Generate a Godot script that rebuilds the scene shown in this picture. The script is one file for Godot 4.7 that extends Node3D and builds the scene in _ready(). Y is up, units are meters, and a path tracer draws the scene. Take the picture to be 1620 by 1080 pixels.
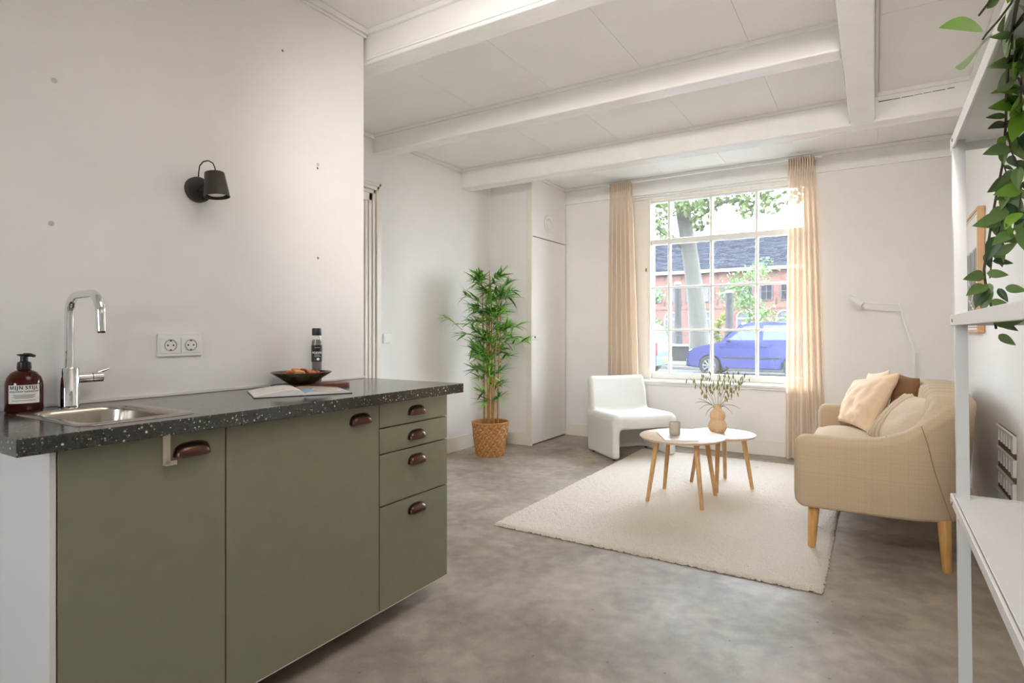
extends Node3D
# A bright Dutch living room with a kitchen island, seen with a level camera.
# x runs right along the window wall, -z runs from the camera to the window wall, y is up.

var M := {}
var used := {}
var rng := RandomNumberGenerator.new()

# ---------------------------------------------------------------- mesh builder
class MB:
	var v := PackedVector3Array()
	var n := PackedVector3Array()
	var t := PackedVector2Array()
	var c := PackedColorArray()
	var tint := Color(1, 1, 1)
	var colored := false

	func tri(a: Vector3, b: Vector3, d: Vector3, na: Vector3, nb: Vector3, nd: Vector3, ta := Vector2.ZERO, tb := Vector2.ZERO, td := Vector2.ZERO) -> void:
		var f := (b - a).cross(d - a)
		if f.length_squared() < 1e-18:
			return
		if f.dot(na + nb + nd) > 0.0:
			v.append(a); v.append(d); v.append(b)
			n.append(na); n.append(nd); n.append(nb)
			t.append(ta); t.append(td); t.append(tb)
		else:
			v.append(a); v.append(b); v.append(d)
			n.append(na); n.append(nb); n.append(nd)
			t.append(ta); t.append(tb); t.append(td)
		if colored:
			c.append(tint); c.append(tint); c.append(tint)

	func flat(a: Vector3, b: Vector3, d: Vector3, out: Vector3) -> void:
		var f := (b - a).cross(d - a).normalized()
		if f.dot(out) < 0.0:
			f = -f
		tri(a, b, d, f, f, f)

	func quad(a: Vector3, b: Vector3, d: Vector3, e: Vector3, nn: Vector3, ua := Vector2(0, 1), ub := Vector2(1, 1), ud := Vector2(1, 0), ue := Vector2(0, 0)) -> void:
		tri(a, b, d, nn, nn, nn, ua, ub, ud)
		tri(a, d, e, nn, nn, nn, ua, ud, ue)

	# box from lo to hi with rounded looking chamfers of width r
	func box(lo: Vector3, hi: Vector3, r := 0.0, xf := Transform3D()) -> void:
		var mid := (lo + hi) / 2.0
		var h := ((hi - lo) / 2.0).abs()
		r = minf(r, minf(h.x, minf(h.y, h.z)) * 0.95)
		var ax := [Vector3.RIGHT, Vector3.UP, Vector3.BACK]
		var pt := func(s: Vector3, a: int) -> Vector3:
			var p := Vector3(s.x * (h.x - r), s.y * (h.y - r), s.z * (h.z - r))
			p[a] += s[a] * r
			return xf * (mid + p)
		for a in 3:
			var b := (a + 1) % 3
			var d := (a + 2) % 3
			for sa in [-1.0, 1.0]:
				var nn: Vector3 = (xf.basis * (ax[a] * sa)).normalized()
				var q := []
				for k in [[-1.0, -1.0], [1.0, -1.0], [1.0, 1.0], [-1.0, 1.0]]:
					var s := Vector3.ZERO
					s[a] = sa; s[b] = k[0]; s[d] = k[1]
					q.append(pt.call(s, a))
				quad(q[0], q[1], q[2], q[3], nn)
				if r > 0.0:
					for sb in [-1.0, 1.0]:
						var nb: Vector3 = (xf.basis * (ax[b] * sb)).normalized()
						var s1 := Vector3.ZERO
						s1[a] = sa; s1[b] = sb; s1[d] = -1.0
						var s2 := s1
						s2[d] = 1.0
						var p1: Vector3 = pt.call(s1, a)
						var p2: Vector3 = pt.call(s2, a)
						var p3: Vector3 = pt.call(s2, b)
						var p4: Vector3 = pt.call(s1, b)
						tri(p1, p2, p3, nn, nn, nb)
						tri(p1, p3, p4, nn, nb, nb)
		if r > 0.0:
			for sx in [-1.0, 1.0]:
				for sy in [-1.0, 1.0]:
					for sz in [-1.0, 1.0]:
						var s := Vector3(sx, sy, sz)
						tri(pt.call(s, 0), pt.call(s, 1), pt.call(s, 2), xf.basis * Vector3(sx, 0, 0), xf.basis * Vector3(0, sy, 0), xf.basis * Vector3(0, 0, sz))

	# surface of revolution round local y: profile of Vector2(radius, y)
	func lathe(profile: Array, seg := 24, xf := Transform3D(), flute := 0, amp := 0.0, sharp := 0.7) -> void:
		var k := profile.size()
		var segn := []
		for i in k - 1:
			var d: Vector2 = profile[i + 1] - profile[i]
			segn.append(Vector2(d.y, -d.x).normalized())
		for i in k - 1:
			var n0: Vector2 = segn[i]
			var n1: Vector2 = segn[i]
			if i > 0 and segn[i - 1].dot(segn[i]) > sharp:
				n0 = (segn[i - 1] + segn[i]).normalized()
			if i < k - 2 and segn[i + 1].dot(segn[i]) > sharp:
				n1 = (segn[i + 1] + segn[i]).normalized()
			for j in seg:
				var a0 := TAU * j / seg
				var a1 := TAU * (j + 1) / seg
				var d0 := Vector3(cos(a0), 0, sin(a0))
				var d1 := Vector3(cos(a1), 0, sin(a1))
				var f0 := 1.0 + (amp * cos(a0 * flute) if flute else 0.0)
				var f1 := 1.0 + (amp * cos(a1 * flute) if flute else 0.0)
				var p00: Vector3 = xf * (d0 * profile[i].x * f0 + Vector3(0, profile[i].y, 0))
				var p01: Vector3 = xf * (d1 * profile[i].x * f1 + Vector3(0, profile[i].y, 0))
				var p10: Vector3 = xf * (d0 * profile[i + 1].x * f0 + Vector3(0, profile[i + 1].y, 0))
				var p11: Vector3 = xf * (d1 * profile[i + 1].x * f1 + Vector3(0, profile[i + 1].y, 0))
				var m00 := (xf.basis * (d0 * n0.x + Vector3(0, n0.y, 0))).normalized()
				var m01 := (xf.basis * (d1 * n0.x + Vector3(0, n0.y, 0))).normalized()
				var m10 := (xf.basis * (d0 * n1.x + Vector3(0, n1.y, 0))).normalized()
				var m11 := (xf.basis * (d1 * n1.x + Vector3(0, n1.y, 0))).normalized()
				if flute:
					var t0 := amp * flute * sin(a0 * flute)
					var t1 := amp * flute * sin(a1 * flute)
					m00 = (m00 + xf.basis * Vector3(-sin(a0), 0, cos(a0)) * t0).normalized()
					m10 = (m10 + xf.basis * Vector3(-sin(a0), 0, cos(a0)) * t0).normalized()
					m01 = (m01 + xf.basis * Vector3(-sin(a1), 0, cos(a1)) * t1).normalized()
					m11 = (m11 + xf.basis * Vector3(-sin(a1), 0, cos(a1)) * t1).normalized()
				var u0 := float(j) / seg
				var u1 := float(j + 1) / seg
				var w0 := float(i) / (k - 1)
				var w1 := float(i + 1) / (k - 1)
				tri(p00, p01, p11, m00, m01, m11, Vector2(u0, w0), Vector2(u1, w0), Vector2(u1, w1))
				tri(p00, p11, p10, m00, m11, m10, Vector2(u0, w0), Vector2(u1, w1), Vector2(u0, w1))

	# round tube through points, radii one number or an array
	func tube(pts: Array, radii, seg := 8, caps := true) -> void:
		var k := pts.size()
		var rings := []
		var norms := []
		var up := Vector3.UP
		for i in k:
			var d: Vector3 = (pts[mini(i + 1, k - 1)] - pts[maxi(i - 1, 0)]).normalized()
			if i == 0:
				up = Vector3.UP if absf(d.y) < 0.9 else Vector3.RIGHT
			var side := d.cross(up).normalized()
			up = side.cross(d).normalized()
			var r: float = radii[i] if radii is Array else radii
			var ring := []
			var nr := []
			for j in seg:
				var a := TAU * j / seg
				var o := side * cos(a) + up * sin(a)
				ring.append(pts[i] + o * r)
				nr.append(o)
			rings.append(ring)
			norms.append(nr)
		for i in k - 1:
			for j in seg:
				var j1 := (j + 1) % seg
				tri(rings[i][j], rings[i][j1], rings[i + 1][j1], norms[i][j], norms[i][j1], norms[i + 1][j1])
				tri(rings[i][j], rings[i + 1][j1], rings[i + 1][j], norms[i][j], norms[i + 1][j1], norms[i + 1][j])
		if caps:
			for e in [0, k - 1]:
				var d2: Vector3 = (pts[0] - pts[1]) if e == 0 else (pts[k - 1] - pts[k - 2])
				d2 = d2.normalized()
				for j in seg:
					tri(pts[e], rings[e][j], rings[e][(j + 1) % seg], d2, d2, d2)

	# smooth surface through rows of points; out picks the side of the normals by a centre, or flip
	func grid(rows: Array, flip := false, wrap_u := false, wrap_v := false, uvs := true) -> void:
		var a := rows.size()
		var b: int = rows[0].size()
		var nn := []
		for i in a:
			var r := PackedVector3Array()
			for j in b:
				var i0 := (i - 1 + a) % a if wrap_v else maxi(i - 1, 0)
				var i1 := (i + 1) % a if wrap_v else mini(i + 1, a - 1)
				var j0 := (j - 1 + b) % b if wrap_u else maxi(j - 1, 0)
				var j1 := (j + 1) % b if wrap_u else mini(j + 1, b - 1)
				var d: Vector3 = (rows[i1][j] - rows[i0][j]).cross(rows[i][j1] - rows[i][j0])
				if d.length_squared() < 1e-16:
					d = (rows[i1][j1] - rows[i0][j0]).cross(rows[i0][j1] - rows[i1][j0])
				d = d.normalized()
				r.append(-d if flip else d)
			nn.append(r)
		for i in (a if wrap_v else a - 1):
			var i2 := (i + 1) % a
			for j in (b if wrap_u else b - 1):
				var j2 := (j + 1) % b
				var u0 := Vector2(float(j) / (b - 1), 1.0 - float(i) / (a - 1))
				var u1 := Vector2(float(j + 1) / (b - 1), 1.0 - float(i) / (a - 1))
				var u2 := Vector2(float(j + 1) / (b - 1), 1.0 - float(i + 1) / (a - 1))
				var u3 := Vector2(float(j) / (b - 1), 1.0 - float(i + 1) / (a - 1))
				tri(rows[i][j], rows[i][j2], rows[i2][j2], nn[i][j], nn[i][j2], nn[i2][j2], u0, u1, u2)
				tri(rows[i][j], rows[i2][j2], rows[i2][j], nn[i][j], nn[i2][j2], nn[i2][j], u0, u2, u3)

	# prism: polygon in local xy, from z0 to z1
	func prism(poly: PackedVector2Array, z0: float, z1: float, xf := Transform3D(), smooth := false) -> void:
		var idx := Geometry2D.triangulate_polygon(poly)
		for e in [[z0, -1.0], [z1, 1.0]]:
			var nn: Vector3 = (xf.basis * Vector3(0, 0, e[1])).normalized()
			for i in range(0, idx.size(), 3):
				tri(xf * Vector3(poly[idx[i]].x, poly[idx[i]].y, e[0]), xf * Vector3(poly[idx[i + 1]].x, poly[idx[i + 1]].y, e[0]), xf * Vector3(poly[idx[i + 2]].x, poly[idx[i + 2]].y, e[0]), nn, nn, nn)
		var area := 0.0
		var k := poly.size()
		for i in k:
			area += poly[i].cross(poly[(i + 1) % k])
		var sg := 1.0 if area > 0 else -1.0
		var fn := []
		for i in k:
			var d := poly[(i + 1) % k] - poly[i]
			fn.append(Vector2(d.y, -d.x).normalized() * sg)
		for i in k:
			var n0: Vector2 = fn[i]
			var n1: Vector2 = fn[i]
			if smooth:
				n0 = (fn[(i - 1 + k) % k] + fn[i]).normalized() if fn[(i - 1 + k) % k].dot(fn[i]) > 0.6 else fn[i]
				n1 = (fn[(i + 1) % k] + fn[i]).normalized() if fn[(i + 1) % k].dot(fn[i]) > 0.6 else fn[i]
			var w0: Vector3 = (xf.basis * Vector3(n0.x, n0.y, 0)).normalized()
			var w1: Vector3 = (xf.basis * Vector3(n1.x, n1.y, 0)).normalized()
			var p0 := poly[i]
			var p1 := poly[(i + 1) % k]
			tri(xf * Vector3(p0.x, p0.y, z0), xf * Vector3(p1.x, p1.y, z0), xf * Vector3(p1.x, p1.y, z1), w0, w1, w1)
			tri(xf * Vector3(p0.x, p0.y, z0), xf * Vector3(p1.x, p1.y, z1), xf * Vector3(p0.x, p0.y, z1), w0, w1, w0)

	func mesh() -> ArrayMesh:
		var a := []
		a.resize(Mesh.ARRAY_MAX)
		a[Mesh.ARRAY_VERTEX] = v
		a[Mesh.ARRAY_NORMAL] = n
		a[Mesh.ARRAY_TEX_UV] = t
		if colored:
			a[Mesh.ARRAY_COLOR] = c
		var m := ArrayMesh.new()
		m.add_surface_from_arrays(Mesh.PRIMITIVE_TRIANGLES, a)
		return m

# ---------------------------------------------------------------- scene helpers
func numbered(called: String) -> String:
	if not used.has(called):
		used[called] = 0
		return called
	used[called] += 1
	return "%s_%03d" % [called, used[called]]

func thing(called: String, label: String, category: String, at := Vector3.ZERO, turn := 0.0, group := "") -> Node3D:
	var o := Node3D.new()
	o.name = numbered(called)
	add_child(o)
	o.position = at
	o.rotation.y = turn
	tag(o, label, category, group)
	return o

func tag(o: Node, label: String, category: String, group := "") -> void:
	o.set_meta("label", label)
	o.set_meta("category", category)
	if group:
		o.set_meta("group", group)

func part(called: String, what, m: Material, parent: Node, xf := Transform3D()) -> MeshInstance3D:
	var o := MeshInstance3D.new()
	o.mesh = what.mesh() if what is MB else what
	o.material_override = m
	o.name = called
	o.transform = xf
	parent.add_child(o, true)
	return o

func one(called: String, what, m: Material, label: String, category: String, group := "", xf := Transform3D()) -> MeshInstance3D:
	var o := MeshInstance3D.new()
	o.mesh = what.mesh() if what is MB else what
	o.material_override = m
	o.name = numbered(called)
	o.transform = xf
	add_child(o)
	tag(o, label, category, group)
	return o

func struct(called: String, what, m: Material, label := "") -> MeshInstance3D:
	var o := MeshInstance3D.new()
	if what:
		o.mesh = what.mesh() if what is MB else what
		o.material_override = m
	o.name = numbered(called)
	add_child(o)
	o.set_meta("kind", "structure")
	if label:
		o.set_meta("label", label)
	return o

func boxes(list: Array, r := 0.0) -> MB:
	var b := MB.new()
	for e in list:
		b.box(e[0], e[1], r)
	return b

func V(x: float, y: float, z: float) -> Vector3:
	return Vector3(x, y, z)

# ---------------------------------------------------------------- materials
func mat(called: String, col: Color, rough := 0.6, opt := {}) -> StandardMaterial3D:
	var m := StandardMaterial3D.new()
	m.resource_name = called
	m.albedo_color = col
	m.roughness = rough
	m.metallic = opt.get("metal", 0.0)
	m.metallic_specular = opt.get("spec", 0.5)
	if opt.has("tex"):
		m.albedo_texture = opt.tex
	if opt.has("rtex"):
		m.roughness_texture = opt.rtex
	if opt.has("ntex"):
		m.normal_enabled = true
		m.normal_texture = opt.ntex
		m.normal_scale = opt.get("nscale", 1.0)
	if opt.has("scale"):
		m.uv1_triplanar = true
		m.uv1_world_triplanar = opt.get("world", true)
		var s = opt.scale
		m.uv1_scale = s if s is Vector3 else Vector3(s, s, s)
	if opt.has("back"):
		m.backlight_enabled = true
		m.backlight = opt.back
	if opt.has("sheen"):
		m.rim_enabled = true
		m.rim = opt.sheen
		m.rim_tint = 0.5
	if col.a < 1.0:
		m.transparency = BaseMaterial3D.TRANSPARENCY_ALPHA
	M[called] = m
	return m

func noise_tex(sd: int, freq: float, c0: Color, c1: Color, octaves := 4, size := 512, stretch := 1.0) -> NoiseTexture2D:
	var f := FastNoiseLite.new()
	f.seed = sd
	f.noise_type = FastNoiseLite.TYPE_SIMPLEX
	f.frequency = freq
	f.fractal_octaves = octaves
	var t := NoiseTexture2D.new()
	t.width = size
	t.height = int(size * stretch)
	t.seamless = true
	t.noise = f
	var g := Gradient.new()
	g.set_color(0, c0)
	g.set_color(1, c1)
	t.color_ramp = g
	return t

func normal_tex(sd: int, freq: float, strength := 4.0, octaves := 3, size := 512) -> NoiseTexture2D:
	var f := FastNoiseLite.new()
	f.seed = sd
	f.frequency = freq
	f.fractal_octaves = octaves
	var t := NoiseTexture2D.new()
	t.width = size
	t.height = size
	t.seamless = true
	t.noise = f
	t.as_normal_map = true
	t.bump_strength = strength
	return t

func img_tex(w: int, h: int, fn: Callable) -> ImageTexture:
	var im := Image.create(w, h, false, Image.FORMAT_RGB8)
	for y in h:
		for x in w:
			im.set_pixel(x, y, fn.call(x, y))
	return ImageTexture.create_from_image(im)

func grey(v: float) -> Color:
	return Color(v, v, v)

func make_materials() -> void:
	# painted plaster: faint blotches of the roller
	mat("wall", Color8(244, 240, 236), 0.75, {"tex": noise_tex(3, 0.006, grey(0.982), grey(1.0), 5), "scale": 0.45})
	mat("ceiling", Color8(246, 243, 238), 0.7, {"tex": noise_tex(5, 0.008, grey(0.985), grey(1.0), 4), "scale": 0.5})
	mat("beam", Color8(246, 243, 239), 0.26, {"tex": noise_tex(6, 0.012, grey(0.98), grey(1.0), 4), "scale": 0.6, "ntex": normal_tex(7, 0.02, 2.0), "nscale": 0.3})
	mat("trim", Color8(241, 234, 222), 0.36, {"tex": noise_tex(8, 0.01, grey(0.98), grey(1.0), 3), "scale": 0.7})
	mat("sash", Color8(236, 234, 228), 0.35)
	mat("gap", Color8(40, 33, 28), 0.9)
	# polished concrete
	var fa := FastNoiseLite.new()
	fa.seed = 21; fa.frequency = 0.0045; fa.fractal_octaves = 5
	var fb := FastNoiseLite.new()
	fb.seed = 22; fb.frequency = 0.05; fb.fractal_octaves = 3
	var fc := FastNoiseLite.new()
	fc.seed = 23; fc.frequency = 0.012; fc.fractal_octaves = 4; fc.domain_warp_enabled = true; fc.domain_warp_amplitude = 60.0
	var s := 1400
	var ia := fa.get_image(s, s, false, false, false).get_data()
	var ib := fb.get_image(s, s, false, false, false).get_data()
	var ic := fc.get_image(s, s, false, false, false).get_data()
	var by := PackedByteArray()
	by.resize(s * s * 3)
	rng.seed = 5
	for i in s * s:
		var k := (ia[i] - 128) * 0.16 + (ib[i] - 128) * 0.11 + (ic[i] - 128) * 0.20
		by[i * 3] = clampi(int(164 + k), 0, 255)
		by[i * 3 + 1] = clampi(int(152 + k * 0.97), 0, 255)
		by[i * 3 + 2] = clampi(int(138 + k * 0.92), 0, 255)
	for i in 260:
		var p := (rng.randi() % (s * s)) * 3
		by[p] = 96; by[p + 1] = 84; by[p + 2] = 72
	var conc := ImageTexture.create_from_image(Image.create_from_data(s, s, false, Image.FORMAT_RGB8, by))
	mat("concrete", Color(1, 1, 1), 0.5, {"tex": conc, "scale": 0.13, "rtex": noise_tex(24, 0.01, grey(0.42), grey(0.62), 4), "ntex": normal_tex(25, 0.03, 1.5), "nscale": 0.12})
	M.concrete.roughness = 1.0
	M.concrete.uv1_offset = Vector3(0.73, 0.0, 0.5)
	# kitchen
	mat("sage", Color8(141, 137, 114), 0.55, {"tex": noise_tex(31, 0.02, grey(0.965), grey(1.0), 3), "scale": 1.0})
	mat("white_board", Color8(236, 230, 224), 0.5)
	mat("bronze", Color8(92, 66, 56), 0.28, {"metal": 0.85})
	mat("chrome", Color8(232, 232, 234), 0.06, {"metal": 1.0})
	mat("steel", Color8(192, 184, 174), 0.24, {"metal": 1.0, "tex": noise_tex(33, 0.03, grey(0.93), grey(1.0), 3), "scale": 3.0})
	mat("drain", Color8(120, 116, 110), 0.3, {"metal": 1.0})
	mat("brushed", Color8(214, 204, 186), 0.35, {"metal": 0.7})
	rng.seed = 77
	var sp := Image.create(1024, 1024, false, Image.FORMAT_RGB8)
	var spn := FastNoiseLite.new()
	spn.seed = 78; spn.frequency = 0.05
	for y in 1024:
		for x in 1024:
			var k := 0.5 + 0.5 * spn.get_noise_2d(x, y)
			sp.set_pixel(x, y, Color(0.165 + 0.05 * k, 0.165 + 0.045 * k, 0.145 + 0.045 * k))
	for i in 4200:
		var x := rng.randi() % 1020
		var y := rng.randi() % 1020
		var big := rng.randf()
		var r := 2 if big < 0.74 else (3 if big < 0.93 else 5)
		var b := rng.randf_range(0.28, 0.5) if big < 0.74 else rng.randf_range(0.55, 0.86)
		for dy in range(-r, r + 1):
			for dx in range(-r, r + 1):
				if dx * dx + dy * dy <= r * r:
					sp.set_pixel(posmod(x + dx, 1024), posmod(y + dy, 1024), Color(b, b * 0.98, b * 0.92))
	mat("worktop", Color(1, 1, 1), 0.15, {"spec": 0.8, "tex": ImageTexture.create_from_image(sp), "scale": 1.7})
	# woods
	mat("oak", Color8(218, 176, 124), 0.45, {"tex": noise_tex(41, 0.012, Color8(214, 196, 172), Color8(255, 255, 255), 4), "scale": Vector3(9, 1.2, 9), "world": false})
	mat("tabletop", Color8(216, 196, 174), 0.42, {"tex": noise_tex(42, 0.012, Color8(228, 214, 198), Color8(255, 255, 255), 4), "scale": Vector3(1.2, 6, 9), "world": false})
	mat("leg_wood", Color8(226, 178, 112), 0.4, {"tex": noise_tex(43, 0.012, Color8(220, 200, 170), Color8(255, 255, 255), 4), "scale": Vector3(9, 1.0, 9), "world": false})
	mat("walnut", Color8(128, 82, 62), 0.5, {"tex": noise_tex(44, 0.015, Color8(190, 170, 160), Color8(255, 255, 255), 4), "scale": Vector3(12, 12, 2), "world": false})
	mat("pale_wood", Color8(216, 186, 142), 0.5)
	# fabrics
	rng.seed = 9
	var warp := []
	var weft := []
	for i in 512:
		warp.append(rng.randf()); weft.append(rng.randf())
	var linen := img_tex(512, 512, func(x, y):
		var a: float = warp[x] * (0.5 + 0.5 * weft[(y / 24 + x * 7) % 512])
		var b: float = weft[y] * (0.5 + 0.5 * warp[(x / 24 + y * 5) % 512])
		var k := 0.87 + 0.13 * (a * 0.5 + b * 0.5) - (0.08 if (x / 2 + y / 2) % 2 == 0 else 0.0)
		return Color(k, k * 0.99, k * 0.97))
	mat("linen", Color8(215, 190, 160), 0.9, {"tex": linen, "scale": 3.2, "sheen": 0.25})
	mat("seam", Color8(150, 120, 92), 0.9)
	mat("boucle", Color8(226, 223, 216), 0.95, {"tex": noise_tex(51, 0.12, grey(0.93), grey(1.0), 2), "scale": 3.0, "ntex": normal_tex(52, 0.09, 6.0, 2), "nscale": 0.5, "sheen": 0.3})
	mat("wool", Color8(244, 230, 214), 1.0, {"tex": noise_tex(53, 0.08, grey(0.88), grey(1.0), 4), "scale": 2.2, "ntex": normal_tex(54, 0.11, 9.0, 3), "nscale": 0.8})
	mat("rug_back", Color8(92, 78, 64), 0.95)
	mat("peach", Color8(240, 208, 174), 0.85, {"tex": noise_tex(55, 0.01, grey(0.95), grey(1.0), 3), "scale": 2.0, "sheen": 0.5})
	mat("peach_light", Color8(243, 217, 190), 0.85, {"sheen": 0.5})
	mat("knit", Color8(176, 128, 84), 0.95, {"tex": noise_tex(56, 0.16, Color8(140, 132, 126), Color8(255, 255, 255), 2), "scale": 3.0, "ntex": normal_tex(57, 0.12, 10.0, 2), "nscale": 1.0})
	mat("cotton", Color8(240, 220, 196), 0.9, {"tex": linen, "scale": 4.0})
	mat("curtain", Color(0.985, 0.935, 0.875, 0.86), 0.9, {"tex": noise_tex(58, 0.09, grey(0.95), grey(1.0), 2), "scale": 4.0, "back": Color(0.74, 0.67, 0.58)})
	mat("curtain_tape", Color8(232, 212, 190), 0.9)
	# small things
	mat("black_metal", Color8(62, 55, 50), 0.5, {"metal": 0.2})
	mat("black_plastic", Color8(24, 23, 23), 0.35)
	mat("bulb_glass", Color8(250, 246, 236), 0.3)
	mat("white_plastic", Color8(240, 238, 232), 0.35)
	mat("socket_hole", Color8(70, 62, 56), 0.6)
	mat("white_metal", Color8(240, 238, 236), 0.3)
	mat("screw", Color8(120, 112, 104), 0.4, {"metal": 0.6})
	mat("filler", Color8(205, 192, 180), 0.9)
	var amber := mat("amber", Color(0.34, 0.10, 0.06, 0.5), 0.06)
	amber.refraction_enabled = true
	amber.refraction_scale = 0.04
	mat("soap", Color8(64, 20, 12), 0.2)
	mat("paper", Color8(238, 234, 228), 0.7)
	mat("ink", Color8(34, 32, 32), 0.7)
	mat("glass", Color(0.96, 0.98, 0.98, 0.05), 0.03)
	mat("jar_glass", Color(0.95, 0.95, 0.93, 0.12), 0.05)
	mat("peppercorn", Color8(112, 84, 66), 0.7, {"tex": noise_tex(61, 0.12, Color8(60, 44, 38), Color8(255, 236, 214), 2, 256), "scale": 9.0})
	mat("bowl_green", Color8(72, 74, 56), 0.25, {"tex": noise_tex(62, 0.02, Color8(170, 150, 130), Color8(255, 255, 255), 3, 256), "scale": 4.0})
	mat("fruit_red", Color8(176, 66, 34), 0.45)
	mat("fruit_orange", Color8(226, 132, 64), 0.5)
	mat("fruit_pale", Color8(232, 190, 140), 0.6)
	mat("rattan", Color8(206, 150, 88), 0.6, {"tex": noise_tex(63, 0.05, Color8(176, 150, 124), Color8(255, 255, 255), 3, 256), "scale": 6.0})
	mat("rattan_light", Color8(224, 176, 116), 0.6, {"tex": noise_tex(64, 0.05, Color8(190, 168, 140), Color8(255, 255, 255), 3, 256), "scale": 6.0})
	mat("soil", Color8(96, 70, 48), 1.0, {"tex": noise_tex(65, 0.09, grey(0.5), grey(1.0), 3, 256), "scale": 5.0})
	mat("cane", Color8(202, 158, 92), 0.45, {"tex": noise_tex(66, 0.03, Color8(200, 170, 130), Color8(255, 255, 255), 3, 256), "scale": Vector3(8, 3, 8)})
	mat("twig", Color8(120, 110, 60), 0.7)
	for e in [["leaf_a", 88, 152, 60], ["leaf_b", 132, 192, 74], ["leaf_c", 54, 110, 52], ["leaf_d", 158, 204, 88]]:
		mat(e[0], Color8(e[1], e[2], e[3]), 0.4, {"back": Color8(e[1], e[2], e[3]) * 0.5})
	for e in [["vine_a", 106, 134, 74], ["vine_b", 122, 166, 52], ["vine_c", 54, 80, 46]]:
		mat(e[0], Color8(e[1], e[2], e[3]), 0.38, {"back": Color8(e[1], e[2], e[3]) * 0.4})
	mat("vine_stem", Color8(78, 68, 52), 0.7)
	mat("vase", Color8(222, 186, 146), 0.75, {"tex": noise_tex(67, 0.03, grey(0.93), grey(1.0), 3, 256), "scale": 5.0})
	mat("stoneware", Color8(194, 182, 164), 0.55, {"tex": noise_tex(68, 0.09, grey(0.86), grey(1.0), 3, 256), "scale": 8.0})
	mat("stalk", Color8(120, 108, 76), 0.8)
	mat("spikelet", Color8(136, 132, 66), 0.8)
	mat("frame_oak", Color8(206, 164, 116), 0.5)
	mat("dark_gap", Color8(120, 98, 84), 0.9)

# ---------------------------------------------------------------- set up
func _ready() -> void:
	var cam := Camera3D.new()
	cam.name = "camera"
	add_child(cam)
	cam.projection = Camera3D.PROJECTION_FRUSTUM
	cam.near = 0.05
	cam.far = 200.0
	cam.size = 2.0 * 0.05 * 540.0 / 906.3
	cam.frustum_offset = Vector2(-30.0 / 906.3, -15.5 / 906.3) * 0.05
	cam.position = V(0, 1.151, 0)
	cam.rotation.y = atan(544.0 / 906.3)
	cam.current = true

	var env := Environment.new()
	env.tonemap_mode = Environment.TONE_MAPPER_LINEAR
	env.tonemap_exposure = 1.07
	env.background_mode = Environment.BG_SKY
	var sky := Sky.new()
	var sm := ProceduralSkyMaterial.new()
	sm.sky_top_color = Color(0.86, 0.93, 1.0)
	sm.sky_horizon_color = Color(0.97, 0.99, 1.0)
	sm.sky_curve = 0.2
	sm.ground_bottom_color = Color(0.5, 0.49, 0.47)
	sm.ground_horizon_color = Color(0.7, 0.7, 0.7)
	sm.energy_multiplier = 23.0
	sky.sky_material = sm
	env.sky = sky
	env.sdfgi_enabled = true
	env.ssao_enabled = true
	env.ssil_enabled = true
	var we := WorldEnvironment.new()
	we.name = "environment"
	we.environment = env
	add_child(we)

	make_materials()
	build_room()
	build_window()
	build_kitchen()
	build_living()
	build_shelf()
	build_counter_things()
	build_wall_things()
	build_plant()
	build_street()

# ---------------------------------------------------------------- the room
const WX := -2.18      # kitchen wall
const DX := -3.465     # door wall
const RX := 0.55       # right wall
const WZ := -5.705     # window wall
const BZ := 3.0        # back wall behind the camera
const CY := 2.735      # ceiling

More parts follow.
